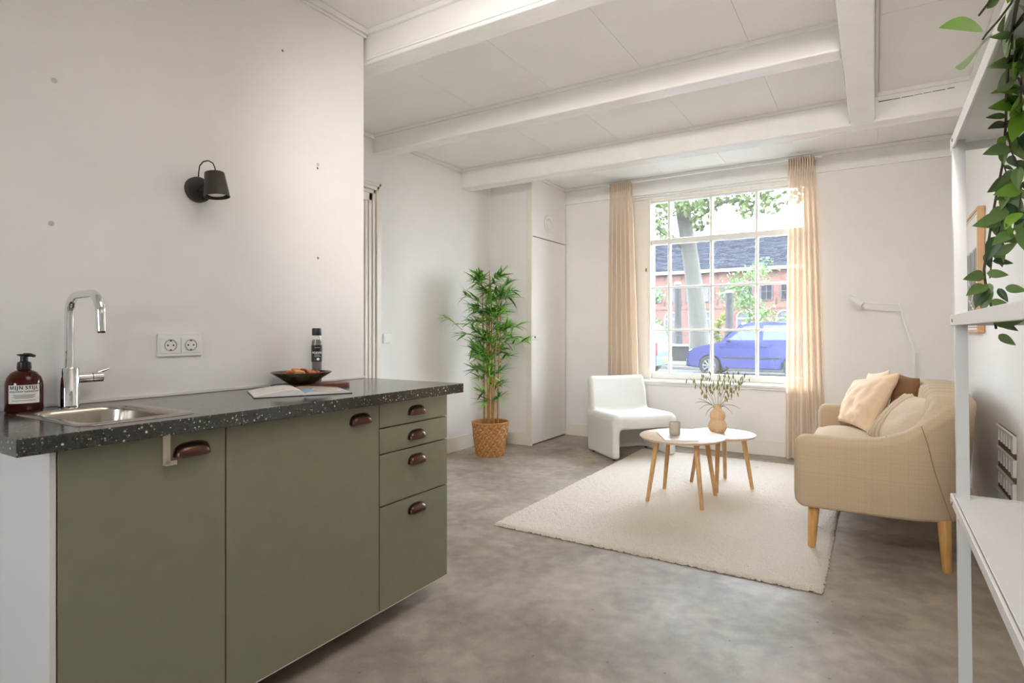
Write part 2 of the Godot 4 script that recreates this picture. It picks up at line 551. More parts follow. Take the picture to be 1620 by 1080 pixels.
func build_room() -> void:
	struct("floor", boxes([[V(-3.7, -0.2, -5.9), V(0.8, 0.0, BZ + 0.3)]]), M.concrete, "polished grey beige concrete floor")
	# ceiling slab with board panels below it, parted by fine seams
	var ce := struct("ceiling", boxes([[V(-3.7, CY + 0.004, -5.95), V(0.8, CY + 0.25, -2.05)], [V(-3.7, 2.659, -2.05), V(0.8, CY + 0.25, BZ + 0.3)]]), M.ceiling, "white board ceiling between painted beams")
	var seams := [-3.64, -3.03, -2.42, -1.81, -1.20, -0.59, 0.02, 0.7]
	for bay in [[-2.06, -3.36], [-3.36, -4.52], [-4.52, -5.8]]:
		for i in seams.size() - 1:
			part("ceiling_panel", boxes([[V(seams[i] + 0.0005, CY, bay[1] + 0.002), V(seams[i + 1] - 0.0005, CY + 0.004, bay[0] - 0.002)]], 0.0012), M.ceiling, ce)
	for i in seams.size() - 1:
		part("ceiling_panel", boxes([[V(seams[i] + 0.0005, 2.655, -2.06), V(seams[i + 1] - 0.0005, 2.659, BZ)]], 0.0012), M.ceiling, ce)
	# beams
	struct("ceiling_beam", boxes([[V(DX - 0.02, 2.49, -2.16), V(RX + 0.02, 2.75, -2.035)]], 0.01), M.beam, "white painted ceiling beam meeting the kitchen wall corner")
	var t1 := boxes([[V(WX, 2.63, -2.035), V(RX, 2.656, -2.02)], [V(WX, 2.505, -2.035), V(RX, 2.52, -2.028)]], 0.003)
	struct("trim", t1, M.beam, "thin moulding along the ceiling beam above the kitchen")
	struct("ceiling_beam", boxes([[V(DX - 0.02, 2.58, -3.43), V(-0.146, 2.75, -3.304)]], 0.012), M.beam, "white painted ceiling beam running into the lengthwise girder")
	struct("trim", boxes([[V(DX, 2.71, -3.304), V(-0.146, 2.736, -3.292)]], 0.003), M.beam, "thin moulding along the middle ceiling beam")
	struct("ceiling_beam", boxes([[V(DX - 0.02, 2.55, -4.605), V(RX + 0.02, 2.75, -4.455)]], 0.012), M.beam, "white painted ceiling beam under the girder end with a dark crack")
	struct("trim", boxes([[V(DX, 2.71, -4.455), V(-0.146, 2.736, -4.443)], [V(0.004, 2.71, -4.455), V(RX, 2.736, -4.43)], [V(0.5, 2.71, -4.43), V(RX, 2.736, -2.03)]], 0.003), M.beam, "thin moulding along the window side ceiling beam")
	struct("ceiling_beam", boxes([[V(-0.148, 2.555, -4.462), V(0.002, 2.75, -2.1)]], 0.012), M.beam, "white lengthwise girder ending on the crossbeam")
	struct("trim", boxes([[V(0.002, 2.71, -4.44), V(0.018, 2.736, -2.1)]], 0.003), M.beam, "thin moulding along the lengthwise girder")
	# the crack in the window side beam, a thin wedge of shadowed wood
	var cr := MB.new()
	rng.seed = 31
	var px := 0.02
	while px < 0.40:
		var l := rng.randf_range(0.03, 0.075)
		var y0 := 2.676 + 0.018 * (px - 0.02)
		cr.box(V(px, y0, -4.4555), V(px + l, y0 + rng.randf_range(0.002, 0.0055), -4.4535))
		px += l + rng.randf_range(-0.004, 0.008)
	struct("trim", cr, M.gap, "dark crack along the painted crossbeam")
	# walls
	struct("wall_left", boxes([[V(-3.8, -0.2, BZ + 0.3), V(WX, 2.9, -2.015)]]), M.wall, "off-white plaster wall behind the kitchen counter")
	struct("wall_door", boxes([[V(-3.8, -0.2, -5.95), V(DX, 2.9, -3.29)], [V(-3.8, 2.27, -3.29), V(DX, 2.9, -2.0)], [V(-3.8, -0.2, -2.35), V(DX, 2.27, -2.0)]]), M.wall, "white plaster wall beside the bamboo plant")
	struct("wall_right", boxes([[V(RX, -0.2, -5.95), V(0.85, 2.9, BZ + 0.3)]]), M.wall, "white plaster wall behind the sofa")
	struct("wall_closet", boxes([[V(-3.6, 0, -5.72), V(-2.99, 2.75, -4.95)], [V(-2.99, 0.0, -4.975), V(-2.965, 2.75, -4.95)]], 0.004), M.wall, "white boxed-in closet in the corner by the window")
	# window wall round the opening x -2.2 .. -0.5, y 0.63 .. 2.56
	struct("wall_window", boxes([[V(-3.7, -0.2, -5.98), V(-2.2, 2.9, WZ)], [V(-0.5, -0.2, -5.98), V(0.85, 2.9, WZ)], [V(-2.2, -0.2, -5.98), V(-0.5, 0.63, WZ)], [V(-2.2, 2.56, -5.98), V(-0.5, 2.9, WZ)]]), M.wall, "off-white wall around the tall sash window")
	# back wall behind the camera with an unseen window that lights the near end
	struct("wall_back", boxes([[V(-2.4, -0.2, BZ), V(-1.4, 2.9, BZ + 0.25)], [V(-0.2, -0.2, BZ), V(0.85, 2.9, BZ + 0.25)], [V(-1.4, 2.2, BZ), V(-0.2, 2.9, BZ + 0.25)], [V(-1.4, -0.2, BZ), V(-0.2, 1.3, BZ + 0.25)]]), M.wall, "white rear wall with a small unseen window")
	# fascia board and cornice along the window wall
	struct("trim", boxes([[V(-2.99, 2.565, WZ), V(RX, CY, WZ + 0.022)], [V(-2.99, 2.705, WZ + 0.022), V(RX, CY, WZ + 0.05)]], 0.004), M.beam, "painted fascia board above the window")
	struct("trim", boxes([[V(-2.965, 2.705, -5.68), V(-2.945, CY, -4.6)]], 0.004), M.beam, "thin cornice above the closet door")
	# kitchen wall cornice
	struct("trim", boxes([[V(WX, 2.628, BZ), V(WX + 0.022, 2.655, -2.03)], [V(WX, 2.612, BZ), V(WX + 0.010, 2.628, -2.03)]], 0.004), M.beam, "thin cornice above the kitchen wall")
	struct("trim", boxes([[V(DX, 2.70, -5.0), V(DX + 0.016, CY, -2.16)]], 0.004), M.beam, "thin cornice on the door wall")
	# baseboards
	struct("baseboard_left", boxes([[V(DX, 0.0, -4.95), V(DX + 0.014, 0.14, -3.46)]], 0.004), M.trim, "cream baseboard along the door wall")
	struct("baseboard_closet", boxes([[V(DX + 0.014, 0.0, -4.95), V(-2.966, 0.125, -4.936)]], 0.004), M.trim, "cream baseboard along the closet")
	struct("baseboard_window", boxes([[V(-2.94, 0.0, WZ), V(RX, 0.13, WZ + 0.014)]], 0.004), M.trim, "cream baseboard under the window")
	struct("baseboard_right", boxes([[V(RX - 0.014, 0.0, WZ), V(RX, 0.13, BZ)]], 0.004), M.trim, "cream baseboard along the right wall")
	struct("trim", boxes([[V(-3.02, 0.0, -4.953), V(-2.961, 2.735, -4.944)]], 0.003), M.trim, "cream corner board of the closet")
	# panel door and moulded architrave in the door wall
	var d1 := struct("door_1", null, null, "cream panel door with stepped moulded frame")
	part("door_leaf", boxes([[V(DX - 0.07, 0.0, -3.20), V(DX - 0.03, 2.2, -2.35)]], 0.004), M.trim, d1)
	part("door_frame", boxes([[V(DX - 0.2, 0.0, -3.29), V(DX + 0.004, 2.27, -3.255)], [V(DX - 0.2, 2.2, -3.29), V(DX + 0.004, 2.27, -2.35)]], 0.004), M.trim, d1)
	part("door_stop", boxes([[V(DX - 0.06, 0.0, -3.255), V(DX - 0.005, 2.2, -3.225)]], 0.004), M.trim, d1)
	part("architrave", boxes([[V(DX, 0.0, -3.375), V(DX + 0.022, 2.35, -3.345)], [V(DX, 0.0, -3.345), V(DX + 0.03, 2.32, -3.315)], [V(DX, 0.0, -3.315), V(DX + 0.016, 2.29, -3.285)], [V(DX, 2.32, -3.375), V(DX + 0.022, 2.35, -2.2)], [V(DX, 2.29, -3.345), V(DX + 0.03, 2.32, -2.2)], [V(DX, 2.26, -3.315), V(DX + 0.016, 2.29, -2.2)]], 0.006), M.trim, d1)
	part("door_handle", boxes([[V(DX - 0.03, 1.02, -3.16), V(DX - 0.022, 1.10, -3.13)], [V(DX - 0.022, 1.065, -3.15), V(DX + 0.012, 1.08, -3.13)]], 0.003), M.screw, d1)
	# flush closet door in the side of the closet, hatch above
	var d2 := struct("door_2", null, null, "flush white closet door with a small catch")
	part("door_leaf", boxes([[V(-2.985, 0.012, -5.69), V(-2.966, 2.115, -4.978)]], 0.002), M.wall, d2)
	part("hatch", boxes([[V(-2.985, 2.123, -5.69), V(-2.966, 2.73, -4.978)]], 0.002), M.wall, d2)
	part("door_gap", boxes([[V(-2.995, 0.0, -5.70), V(-2.986, 2.73, -4.97)]]), M.gap, d2)
	part("latch", boxes([[V(-2.966, 1.085, -5.022), V(-2.955, 1.105, -5.005)]], 0.002), M.screw, d2)
	# unseen rear window, put in and sized for the light it gives
	var w2 := struct("window_2", null, null, "small unseen rear window lighting the near end")
	part("window_frame", boxes([[V(-1.4, 1.3, BZ + 0.08), V(-1.34, 2.2, BZ + 0.15)], [V(-0.26, 1.3, BZ + 0.08), V(-0.2, 2.2, BZ + 0.15)], [V(-1.34, 2.14, BZ + 0.08), V(-0.26, 2.2, BZ + 0.15)], [V(-1.34, 1.3, BZ + 0.08), V(-0.26, 1.36, BZ + 0.15)]], 0.004), M.sash, w2)
	part("pane", boxes([[V(-1.34, 1.36, BZ + 0.11), V(-0.26, 2.14, BZ + 0.115)]]), M.glass, w2)
	# unseen flat panel added on the first bay ceiling as fill light
	var lp := thing("added_light_panel", "unseen square light panel added as fill on the kitchen ceiling", "fill light", V(-0.5, 2.60, -1.15))
	part("housing", boxes([[V(-0.57, 0.0, -0.57), V(0.57, 0.054, 0.57)]], 0.006), M.white_plastic, lp)
	var glow := mat("added_fill_glow", Color8(250, 246, 238), 0.5)
	glow.emission_enabled = true
	glow.emission = Color(1.0, 0.95, 0.88)
	glow.emission_energy_multiplier = 1.0
	part("diffuser", boxes([[V(-0.55, -0.004, -0.55), V(0.55, 0.0, 0.55)]]), glow, lp)
	var al := AreaLight3D.new()
	al.name = "fill_panel_light"
	lp.add_child(al)
	al.position = V(0, -0.012, 0)
	al.rotation.x = -PI / 2
	al.area_size = Vector2(1.1, 1.1)
	al.light_color = Color(1.0, 0.985, 0.96)
	al.light_energy = 0.85
	al.shadow_enabled = true
	# unseen low uplight added near the camera to brighten the beamed ceiling
	var up := thing("added_uplight", "unseen low white uplight added to brighten the ceiling", "floor lamp", V(-0.35, 0.0, -0.95))
	var ub := MB.new()
	ub.lathe([Vector2(0, 0), Vector2(0.11, 0), Vector2(0.11, 0.012), Vector2(0.014, 0.02), Vector2(0.014, 0.14), Vector2(0, 0.14)], 24)
	part("stand", ub, M.white_metal, up)
	var ud := (V(-1.45, 2.73, -3.5) - V(-0.35, 0.22, -0.95)).normalized()
	var us := V(0, 1, 0).cross(ud).normalized()
	var ubs := Basis(us, ud, us.cross(ud))
	ub = MB.new()
	ub.lathe([Vector2(0, -0.1), Vector2(0.06, -0.1), Vector2(0.08, -0.08), Vector2(0.12, 0.05), Vector2(0.117, 0.05), Vector2(0.09, 0.0), Vector2(0, -0.01)], 28, Transform3D(ubs, V(0, 0.22, 0)))
	part("lamp_head", ub, M.white_metal, up)
	ub = MB.new()
	ub.lathe([Vector2(0, 0.02), Vector2(0.08, 0.018), Vector2(0.097, 0.006)], 28, Transform3D(ubs, V(0, 0.22, 0)))
	part("bulb", ub, glow, up)
	var ul := SpotLight3D.new()
	ul.name = "fill_spot"
	up.add_child(ul)
	ul.transform = Transform3D(Basis.looking_at(ud), V(0, 0.22, 0) + ud * 0.06)
	ul.spot_angle = 42.0
	ul.spot_angle_attenuation = 1.0
	ul.spot_range = 12.0
	ul.spot_attenuation = 2.0
	ul.light_size = 0.1
	ul.light_color = Color(1.0, 0.985, 0.96)
	ul.light_energy = 1.8
	ul.shadow_enabled = true
	# unseen spotlights added above the camera to fill the living end
	var tr := thing("added_spotlight_rail", "unseen white rail with three added fill spotlights", "fill light", V(-0.42, 2.30, -0.45))
	part("rail", boxes([[V(-0.6, 0.06, -0.012), V(0.6, 0.085, 0.012)]], 0.003), M.white_metal, tr)
	for x in [-0.5, 0.5]:
		part("hanger", boxes([[V(x - 0.006, 0.085, -0.006), V(x + 0.006, 0.355, 0.006)]], 0.001), M.white_metal, tr)
	var aims := [V(-2.7, 1.0, -5.0), V(-1.4, 1.2, -5.7), V(-0.3, 1.0, -5.7)]
	for k in 3:
		var at := V(-0.5 + 0.5 * k, 0.0, 0.0)
		var dir: Vector3 = (aims[k] - tr.position - at).normalized()
		var side := V(0, 1, 0).cross(dir).normalized()
		var bs := Basis(side, dir, side.cross(dir))
		var hb := MB.new()
		hb.lathe([Vector2(0, -0.08), Vector2(0.055, -0.08), Vector2(0.07, -0.07), Vector2(0.085, 0.05), Vector2(0.082, 0.05), Vector2(0.07, 0.02), Vector2(0, 0.015)], 24, Transform3D(bs, at))
		var head := part("lamp_head", hb, M.white_metal, tr)
		hb = MB.new()
		hb.lathe([Vector2(0, 0.030), Vector2(0.06, 0.029), Vector2(0.074, 0.022)], 24, Transform3D(bs, at))
		part("bulb", hb, glow, head)
		var sl := SpotLight3D.new()
		sl.name = "fill_spot"
		tr.add_child(sl, true)
		sl.transform = Transform3D(Basis.looking_at(dir), at + dir * 0.06)
		sl.spot_angle = 36.0
		sl.spot_angle_attenuation = 1.0
		sl.spot_range = 12.0
		sl.spot_attenuation = 2.0
		sl.light_size = 0.08
		sl.light_color = Color(1.0, 0.985, 0.96)
		sl.light_energy = 2.7
		sl.shadow_enabled = true

func build_window() -> void:
	var w := struct("window_1", null, null, "tall white sash window of small panes over the street")
	var zf := -5.78
	var zb := -5.84
	part("window_frame", boxes([[V(-2.2, 0.63, -5.9), V(-2.0, 2.56, -5.745)], [V(-0.54, 0.63, -5.9), V(-0.5, 2.56, -5.745)], [V(-2.0, 2.505, -5.9), V(-0.54, 2.56, -5.745)], [V(-2.0, 0.63, -5.9), V(-0.54, 0.665, -5.745)]], 0.004), M.trim, w)
	part("head_moulding", boxes([[V(-2.19, 2.545, -5.745), V(-0.5, 2.562, -5.70)], [V(-2.19, 2.525, -5.745), V(-0.5, 2.545, -5.72)]], 0.004), M.sash, w)
	part("shutter", boxes([[V(-2.195, 0.67, -5.745), V(-2.024, 2.52, -5.735)]], 0.003), M.trim, w)
	part("latch", boxes([[V(-2.046, 1.775, -5.735), V(-2.036, 1.81, -5.722)]], 0.002), M.bronze, w)
	part("transom", boxes([[V(-2.0, 2.055, -5.86), V(-0.54, 2.108, zf + 0.015)]], 0.008), M.sash, w)
	part("bottom_rail", boxes([[V(-2.0, 0.665, -5.85), V(-0.54, 0.728, zf)]], 0.006), M.sash, w)
	part("top_rail", boxes([[V(-2.0, 2.49, -5.85), V(-0.54, 2.505, zf)]], 0.004), M.sash, w)
	part("stile", boxes([[V(-2.02, 0.665, -5.85), V(-2.0, 2.505, zf)]], 0.004), M.sash, w)
	part("stile", boxes([[V(-0.56, 0.665, -5.85), V(-0.54, 2.505, zf)]], 0.004), M.sash, w)
	var xs := [-1.815, -1.391, -0.965]
	var rows := [[0.728, 1.156], [1.178, 1.596], [1.618, 2.055], [2.108, 2.49]]
	for x in xs:
		part("muntin", boxes([[V(x - 0.012, 0.728, zb), V(x + 0.012, 2.055, zf)]], 0.005), M.sash, w)
		part("muntin", boxes([[V(x - 0.014, 2.108, zb), V(x + 0.014, 2.49, zf)]], 0.005), M.sash, w)
	for y in [1.167, 1.607]:
		part("muntin", boxes([[V(-2.0, y - 0.011, zb + 0.003), V(-0.56, y + 0.011, zf - 0.003)]], 0.005), M.sash, w)
	var cols := [-2.0, -1.815, -1.391, -0.965, -0.56]
	for i in 4:
		for r in rows:
			part("pane", boxes([[V(cols[i] + (0.012 if i > 0 else 0.0), r[0], -5.815), V(cols[i + 1] - 0.012, r[1], -5.811)]]), M.glass, w)
	part("window_sill", boxes([[V(-2.22, 0.628, -5.75), V(-0.48, 0.655, -5.655)]], 0.006), M.sash, w)
	part("sill_moulding", boxes([[V(-2.2, 0.605, WZ), V(-0.5, 0.628, -5.675)]], 0.005), M.sash, w)
	# curtain rod, brackets, curtains
	var rod := thing("curtain_rod", "thin white curtain rod above the window", "curtain rod", V(-1.41, 2.69, -5.6))
	var b := MB.new()
	b.tube([V(-1.0, 0.0, 0), V(1.0, 0.0, 0)], 0.008, 10)
	part("rod", b, M.white_metal, rod)
	for x in [-1.0, 1.0]:
		b = MB.new()
		b.lathe([Vector2(0, -0.02), Vector2(0.012, -0.016), Vector2(0.016, 0), Vector2(0.012, 0.016), Vector2(0, 0.02)], 12, Transform3D(Basis(V(0, 0, 1), PI / 2), V(x, 0, 0)))
		part("finial", b, M.white_metal, rod)
	for x in [-0.96, 0.96]:
		part("bracket", boxes([[V(x - 0.006, -0.006, -0.083), V(x + 0.006, 0.006, 0.0)], [V(x - 0.015, -0.03, -0.083), V(x + 0.015, 0.02, -0.079)]], 0.002), M.white_metal, rod)
	curtain("sheer beige linen curtain hanging by the closet side of the window", -2.385, -2.145, -2.415, -2.055, 1)
	curtain("sheer beige linen curtain hanging beside the sofa and reading lamp", -0.668, -0.452, -0.69, -0.36, 2)

func curtain(label: String, tx0: float, tx1: float, bx0: float, bx1: float, sd: int) -> void:
	var c := thing("curtain", label, "curtain", V((tx0 + tx1) / 2, 0.015, -5.6), 0.0, "window curtains")
	var cx := (tx0 + tx1) / 2
	var rows := []
	rng.seed = sd
	var ph := rng.randf() * TAU
	var top := 2.685 - 0.015
	for i in 41:
		var f := 1.0 - float(i) / 40.0          # 1 top, 0 bottom
		var y := top * (1.0 - float(i) / 40.0)
		var row := PackedVector3Array()
		var g := pow(1.0 - f, 0.75)
		for j in 121:
			var u := float(j) / 120.0
			var uu := u + 0.018 * sin(u * 19.0 + ph) * g
			var x := lerpf(lerpf(tx0, tx1, uu), lerpf(bx0, bx1, uu), g)
			var a := lerpf(0.012, 0.034, minf(1.0, (1.0 - f) * 5.0))
			var z := a * sin(u * TAU * 6.0 + ph + 0.8 * g * sin(u * 7.0)) + 0.012 * g * sin(u * TAU * 2.3 + ph * 2.0)
			if f > 0.955:
				z = 0.010 * sin(u * TAU * 11.0) + 0.004
			row.append(V(x - cx, y, z))
		rows.append(row)
	var b := MB.new()
	b.grid(rows)
	part("panel", b, M.curtain, c)
	rows = []
	for i in 3:
		var row := PackedVector3Array()
		for j in 121:
			var u := float(j) / 120.0
			row.append(V(lerpf(tx0, tx1, u) - cx, top + 0.012 - 0.045 * i, 0.013 * sin(u * TAU * 11.0) + 0.016))
		rows.append(row)
	b = MB.new()
	b.grid(rows)
	part("heading_tape", b, M.curtain_tape, c)
	for j in 11:
		b = MB.new()
		var x := lerpf(tx0, tx1, (j + 0.25) / 11.0) - cx
		b.tube([V(x, top + 0.012, 0.030), V(x, top - 0.06, 0.030), V(x - 0.003, top - 0.14, 0.018)], [0.006, 0.008, 0.003], 6)
		part("pleat", b, M.curtain_tape, c)

# ---------------------------------------------------------------- kitchen
func cup_pull(parent: Node, y: float, z: float) -> void:
	# half dome shell, open below, on a thin flange
	var b := MB.new()
	var rows := []
	for i in 9:
		var a := PI * 0.5 * i / 8.0
		var row := PackedVector3Array()
		for j in 21:
			var t := PI * j / 20.0
			var ex := pow(absf(cos(t)), 0.65) * signf(cos(t))
			row.append(V(0.026 * sin(a) * pow(sin(t), 0.6), -0.012 + 0.032 * cos(a) * pow(sin(t), 0.75), ex * 0.047))
		rows.append(row)
	b.grid(rows)
	rows = []
	for i in 9:
		var a := PI * 0.5 * i / 8.0
		var row := PackedVector3Array()
		for j in 21:
			var t := PI * j / 20.0
			var ex := pow(absf(cos(t)), 0.65) * signf(cos(t))
			row.append(V(0.0235 * sin(a) * pow(sin(t), 0.6), -0.0125 + 0.0295 * cos(a) * pow(sin(t), 0.75), ex * 0.0445))
		rows.append(row)
	b.grid(rows, true)
	# rolled lip
	var lip := []
	for j in 21:
		var t := PI * j / 20.0
		var ex := pow(absf(cos(t)), 0.65) * signf(cos(t))
		lip.append(V(0.0255 * pow(sin(t), 0.6), -0.0125, ex * 0.0465))
	b.tube(lip, 0.0016, 6)
	var rim := []
	for j in 21:
		var t := PI * j / 20.0
		var ex := pow(absf(cos(t)), 0.65) * signf(cos(t))
		rim.append(V(0.001, -0.012 + 0.034 * pow(sin(t), 0.75), ex * 0.049))
	b.tube(rim, 0.002, 6)
	part("handle", b, M.bronze, parent, Transform3D(Basis(), V(-1.617, y, z)))

func build_kitchen() -> void:
	var zs := [-0.571, -0.971, -1.573, -1.975]
	var back := WX + 0.012
	# sink cabinet
	var c := thing("sink_cabinet", "narrow sage green cabinet with one door under the sink", "cabinet")
	part("body", boxes([[V(back, 0.08, zs[1] + 0.001), V(-1.640, 0.10, zs[0])], [V(back, 0.10, zs[0] - 0.018), V(-1.640, 0.88, zs[0])], [V(back, 0.10, zs[1] + 0.001), V(-1.640, 0.88, zs[1] + 0.018)], [V(back, 0.10, zs[1]+0.018), V(back + 0.01, 0.88, zs[0]-0.018)]]), M.white_board, c)
	var d := part("door", boxes([[V(-1.636, 0.083, zs[1] + 0.0015), V(-1.617, 0.877, zs[0] - 0.001)]], 0.0015), M.sage, c)
	cup_pull(d, 0.826, -0.874)
	legs_under(c, zs[1], zs[0])
	# dishwasher
	c = thing("dishwasher_unit", "wide sage green cabinet front between sink cabinet and drawers", "cabinet")
	part("body", boxes([[V(back, 0.08, zs[2] + 0.001), V(-1.640, 0.879, zs[1] - 0.001)]]), M.white_board, c)
	d = part("door", boxes([[V(-1.636, 0.083, zs[2] + 0.0015), V(-1.617, 0.877, zs[1] - 0.0015)]], 0.0015), M.sage, c)
	cup_pull(d, 0.829, -1.478)
	legs_under(c, zs[2], zs[1])
	# drawers
	c = thing("drawer_cabinet", "sage green cabinet of four drawers at the counter end", "cabinet")
	part("body", boxes([[V(back, 0.08, zs[3]), V(-1.640, 0.879, zs[2] - 0.001)]]), M.white_board, c)
	for e in [[0.783, 0.877], [0.683, 0.778], [0.483, 0.678], [0.083, 0.478]]:
		d = part("drawer", boxes([[V(-1.636, e[0], zs[3] - 0.0005), V(-1.617, e[1], zs[2] - 0.002)]], 0.0015), M.sage, c)
		cup_pull(d, e[1] - 0.050, -1.778)
	legs_under(c, zs[3], zs[2])
	one("end_panel", boxes([[V(back, 0.0, zs[0] + 0.001), V(-1.619, 0.879, zs[0] + 0.015)]], 0.002), M.white_board, "white cover panel at the sink end of the kitchen", "panel")
	# worktop with a cut-out for the sink: x -2.05..-1.67, z -0.65..-0.89
	var y0 := 0.88
	var y1 := 0.92
	var wt := boxes([[V(WX + 0.004, y0, -2.043), V(-1.578, y1, -0.895)], [V(WX + 0.004, y0, -0.645), V(-1.578, y1, -0.485)], [V(WX + 0.004, y0, -0.895), V(-2.055, y1, -0.645)], [V(-1.662, y0, -0.895), V(-1.578, y1, -0.645)]], 0.0012)
	one("worktop", wt, M.worktop, "dark speckled kitchen worktop on the green cabinets", "worktop")
	struct("trim", boxes([[V(WX, 0.92, -2.02), V(WX + 0.006, 0.932, -0.485)]], 0.002), M.white_board, "white sealing strip behind the worktop")
	# sink
	var s := thing("sink", "small stainless steel sink set in the dark worktop", "sink", V(-1.858, 0.92, -0.768))
	var b := MB.new()
	var loops := []
	for e in [[0.210, 0.143, 0.035, 0.0005], [0.208, 0.141, 0.035, 0.0035], [0.188, 0.121, 0.045, 0.0035], [0.180, 0.113, 0.05, 0.0], [0.175, 0.108, 0.05, -0.012], [0.165, 0.098, 0.05, -0.11], [0.150, 0.083, 0.05, -0.135], [0.11, 0.05, 0.04, -0.142], [0.03, 0.03, 0.029, -0.145]]:
		loops.append(rounded_loop(e[0], e[1], e[2], e[3]))
	b.grid(loops, false, true)
	part("basin", b, M.steel, s)
	b = MB.new()
	b.lathe([Vector2(0, -0.143), Vector2(0.012, -0.142), Vector2(0.028, -0.140), Vector2(0.032, -0.143), Vector2(0.03, -0.148)], 20)
	part("drain", b, M.drain, s)
	# tap
	var t := thing("kitchen_tap", "tall chrome kitchen tap with a side lever", "tap", V(-2.125, 0.92, -0.779))
	b = MB.new()
	b.lathe([Vector2(0, 0), Vector2(0.0265, 0), Vector2(0.0275, 0.002), Vector2(0.0265, 0.006), Vector2(0.0265, 0.118), Vector2(0.025, 0.1205), Vector2(0.0, 0.1205)], 32)
	part("body", b, M.chrome, t)
	b = MB.new()
	var sp := [V(0, 0.118, 0), V(0.002, 0.20, 0), V(0.004, 0.27, 0)]
	for i in 9:
		var a := PI * 0.5 * i / 8.0
		sp.append(V(0.004 + 0.058 * (1 - cos(a)), 0.284 + 0.058 * sin(a), 0))
	sp.append(V(0.12, 0.343, 0))
	for i in 9:
		var a := PI * 0.5 * i / 8.0
		sp.append(V(0.148 + 0.06 * sin(a), 0.283 + 0.06 * cos(a), 0))
	sp.append(V(0.212, 0.232, 0))
	b.tube(sp, 0.0125, 16)
	part("spout", b, M.chrome, t)
	b = MB.new()
	b.tube([V(0.213, 0.233, 0), V(0.213, 0.227, 0)], 0.0095, 12)
	part("aerator", b, M.bronze, t)
	b = MB.new()
	b.tube([V(0, 0.087, -0.018), V(0, 0.087, -0.058)], 0.0165, 20)
	b.tube([V(0, 0.087, -0.060), V(0, 0.087, -0.088)], 0.0165, 20)
	part("lever_barrel", b, M.chrome, t)
	b = MB.new()
	b.tube([V(0, 0.098, -0.07), V(0.0, 0.106, -0.09), V(0.0, 0.112, -0.108)], [0.006, 0.005, 0.003], 8)
	part("lever", b, M.chrome, t)
	# over-door hook
	var h := thing("door_hook", "small brushed metal hook hanging over the green sink door", "hook", V(-1.617, 0.796, -0.808))
	part("strap", boxes([[V(0.0006, 0.0, -0.0095), V(0.0026, 0.0835, 0.0095)], [V(-0.020, 0.0815, -0.0095), V(0.0026, 0.0835, 0.0095)]], 0.0005), M.brushed, h)
	part("hook_foot", boxes([[V(0.0026, 0.0, -0.0095), V(0.017, 0.002, 0.0095)], [V(0.0155, 0.0, -0.019), V(0.0175, 0.012, -0.001)], [V(0.0026, 0.002, 0.002), V(0.004, 0.02, 0.0095)]], 0.0005), M.brushed, h)

func legs_under(c: Node, za: float, zb: float) -> void:
	part("bottom_edge", boxes([[V(-1.639, 0.0795, za + 0.0015), V(-1.6175, 0.0825, zb - 0.0015)]], 0.0005), M.white_board, c)
	for x in [-2.1, -1.76]:
		for z in [za + 0.05, zb - 0.05]:
			var b := MB.new()
			b.lathe([Vector2(0, 0), Vector2(0.02, 0), Vector2(0.02, 0.01), Vector2(0.012, 0.014), Vector2(0.012, 0.081), Vector2(0, 0.081)], 10, Transform3D(Basis(), V(x, 0, z)))
			part("leg", b, M.black_plastic, c)

func rounded_loop(hx: float, hz: float, r: float, y: float) -> PackedVector3Array:
	var out := PackedVector3Array()
	for q in 4:
		var cx := (hx - r) * (1.0 if q in [0, 3] else -1.0)
		var cz := (hz - r) * (1.0 if q in [0, 1] else -1.0)
		for i in 9:
			var a := PI * 0.5 * (q + i / 8.0)
			out.append(V(cx + r * cos(a), y, cz + r * sin(a)))
	return out

# ---------------------------------------------------------------- sofa, chair, tables, rug, lamp
func pillow(c: Array, thick: float, sd: int, pinch := 0.07, wr := 0.006) -> MB:
	var b := MB.new()
	var nn: Vector3 = (c[1] - c[0]).cross(c[3] - c[0]).normalized()
	var f := FastNoiseLite.new()
	f.seed = sd
	f.frequency = 1.1
	for side in [1.0, -1.0]:
		var rows := []
		for i in 27:
			var row := PackedVector3Array()
			for j in 27:
				var u := sin(PI * 0.5 * (2.0 * j / 26.0 - 1.0))
				var w := sin(PI * 0.5 * (2.0 * i / 26.0 - 1.0))
				var pu := u * (1.0 - pinch * (1.0 - w * w) * absf(u))
				var pw := w * (1.0 - pinch * (1.0 - u * u) * absf(w))
				var fu := (pu + 1.0) / 2.0
				var fw := (pw + 1.0) / 2.0
				var p: Vector3 = c[0].lerp(c[1], fu).lerp(c[3].lerp(c[2], fu), fw)
				var e := maxf(0.0, (1.0 - u * u) * (1.0 - w * w))
				var bulge := pow(e, 0.42) * thick * 0.5
				bulge += wr * f.get_noise_2d(u * 1.6 + side, w * 1.6) * pow(e, 0.3)
				row.append(p + nn * bulge * side)
			rows.append(row)
		b.grid(rows, side > 0.0)
	return b

func sofa_height(x: float) -> float:
	var k := [[-0.371, 0.605], [-0.1, 0.607], [0.02, 0.618], [0.12, 0.655], [0.22, 0.715], [0.32, 0.775], [0.43, 0.815]]
	for i in k.size() - 1:
		if x <= k[i + 1][0]:
			return lerpf(k[i][1], k[i + 1][1], clampf((x - k[i][0]) / (k[i + 1][0] - k[i][0]), 0, 1))
	return 0.815

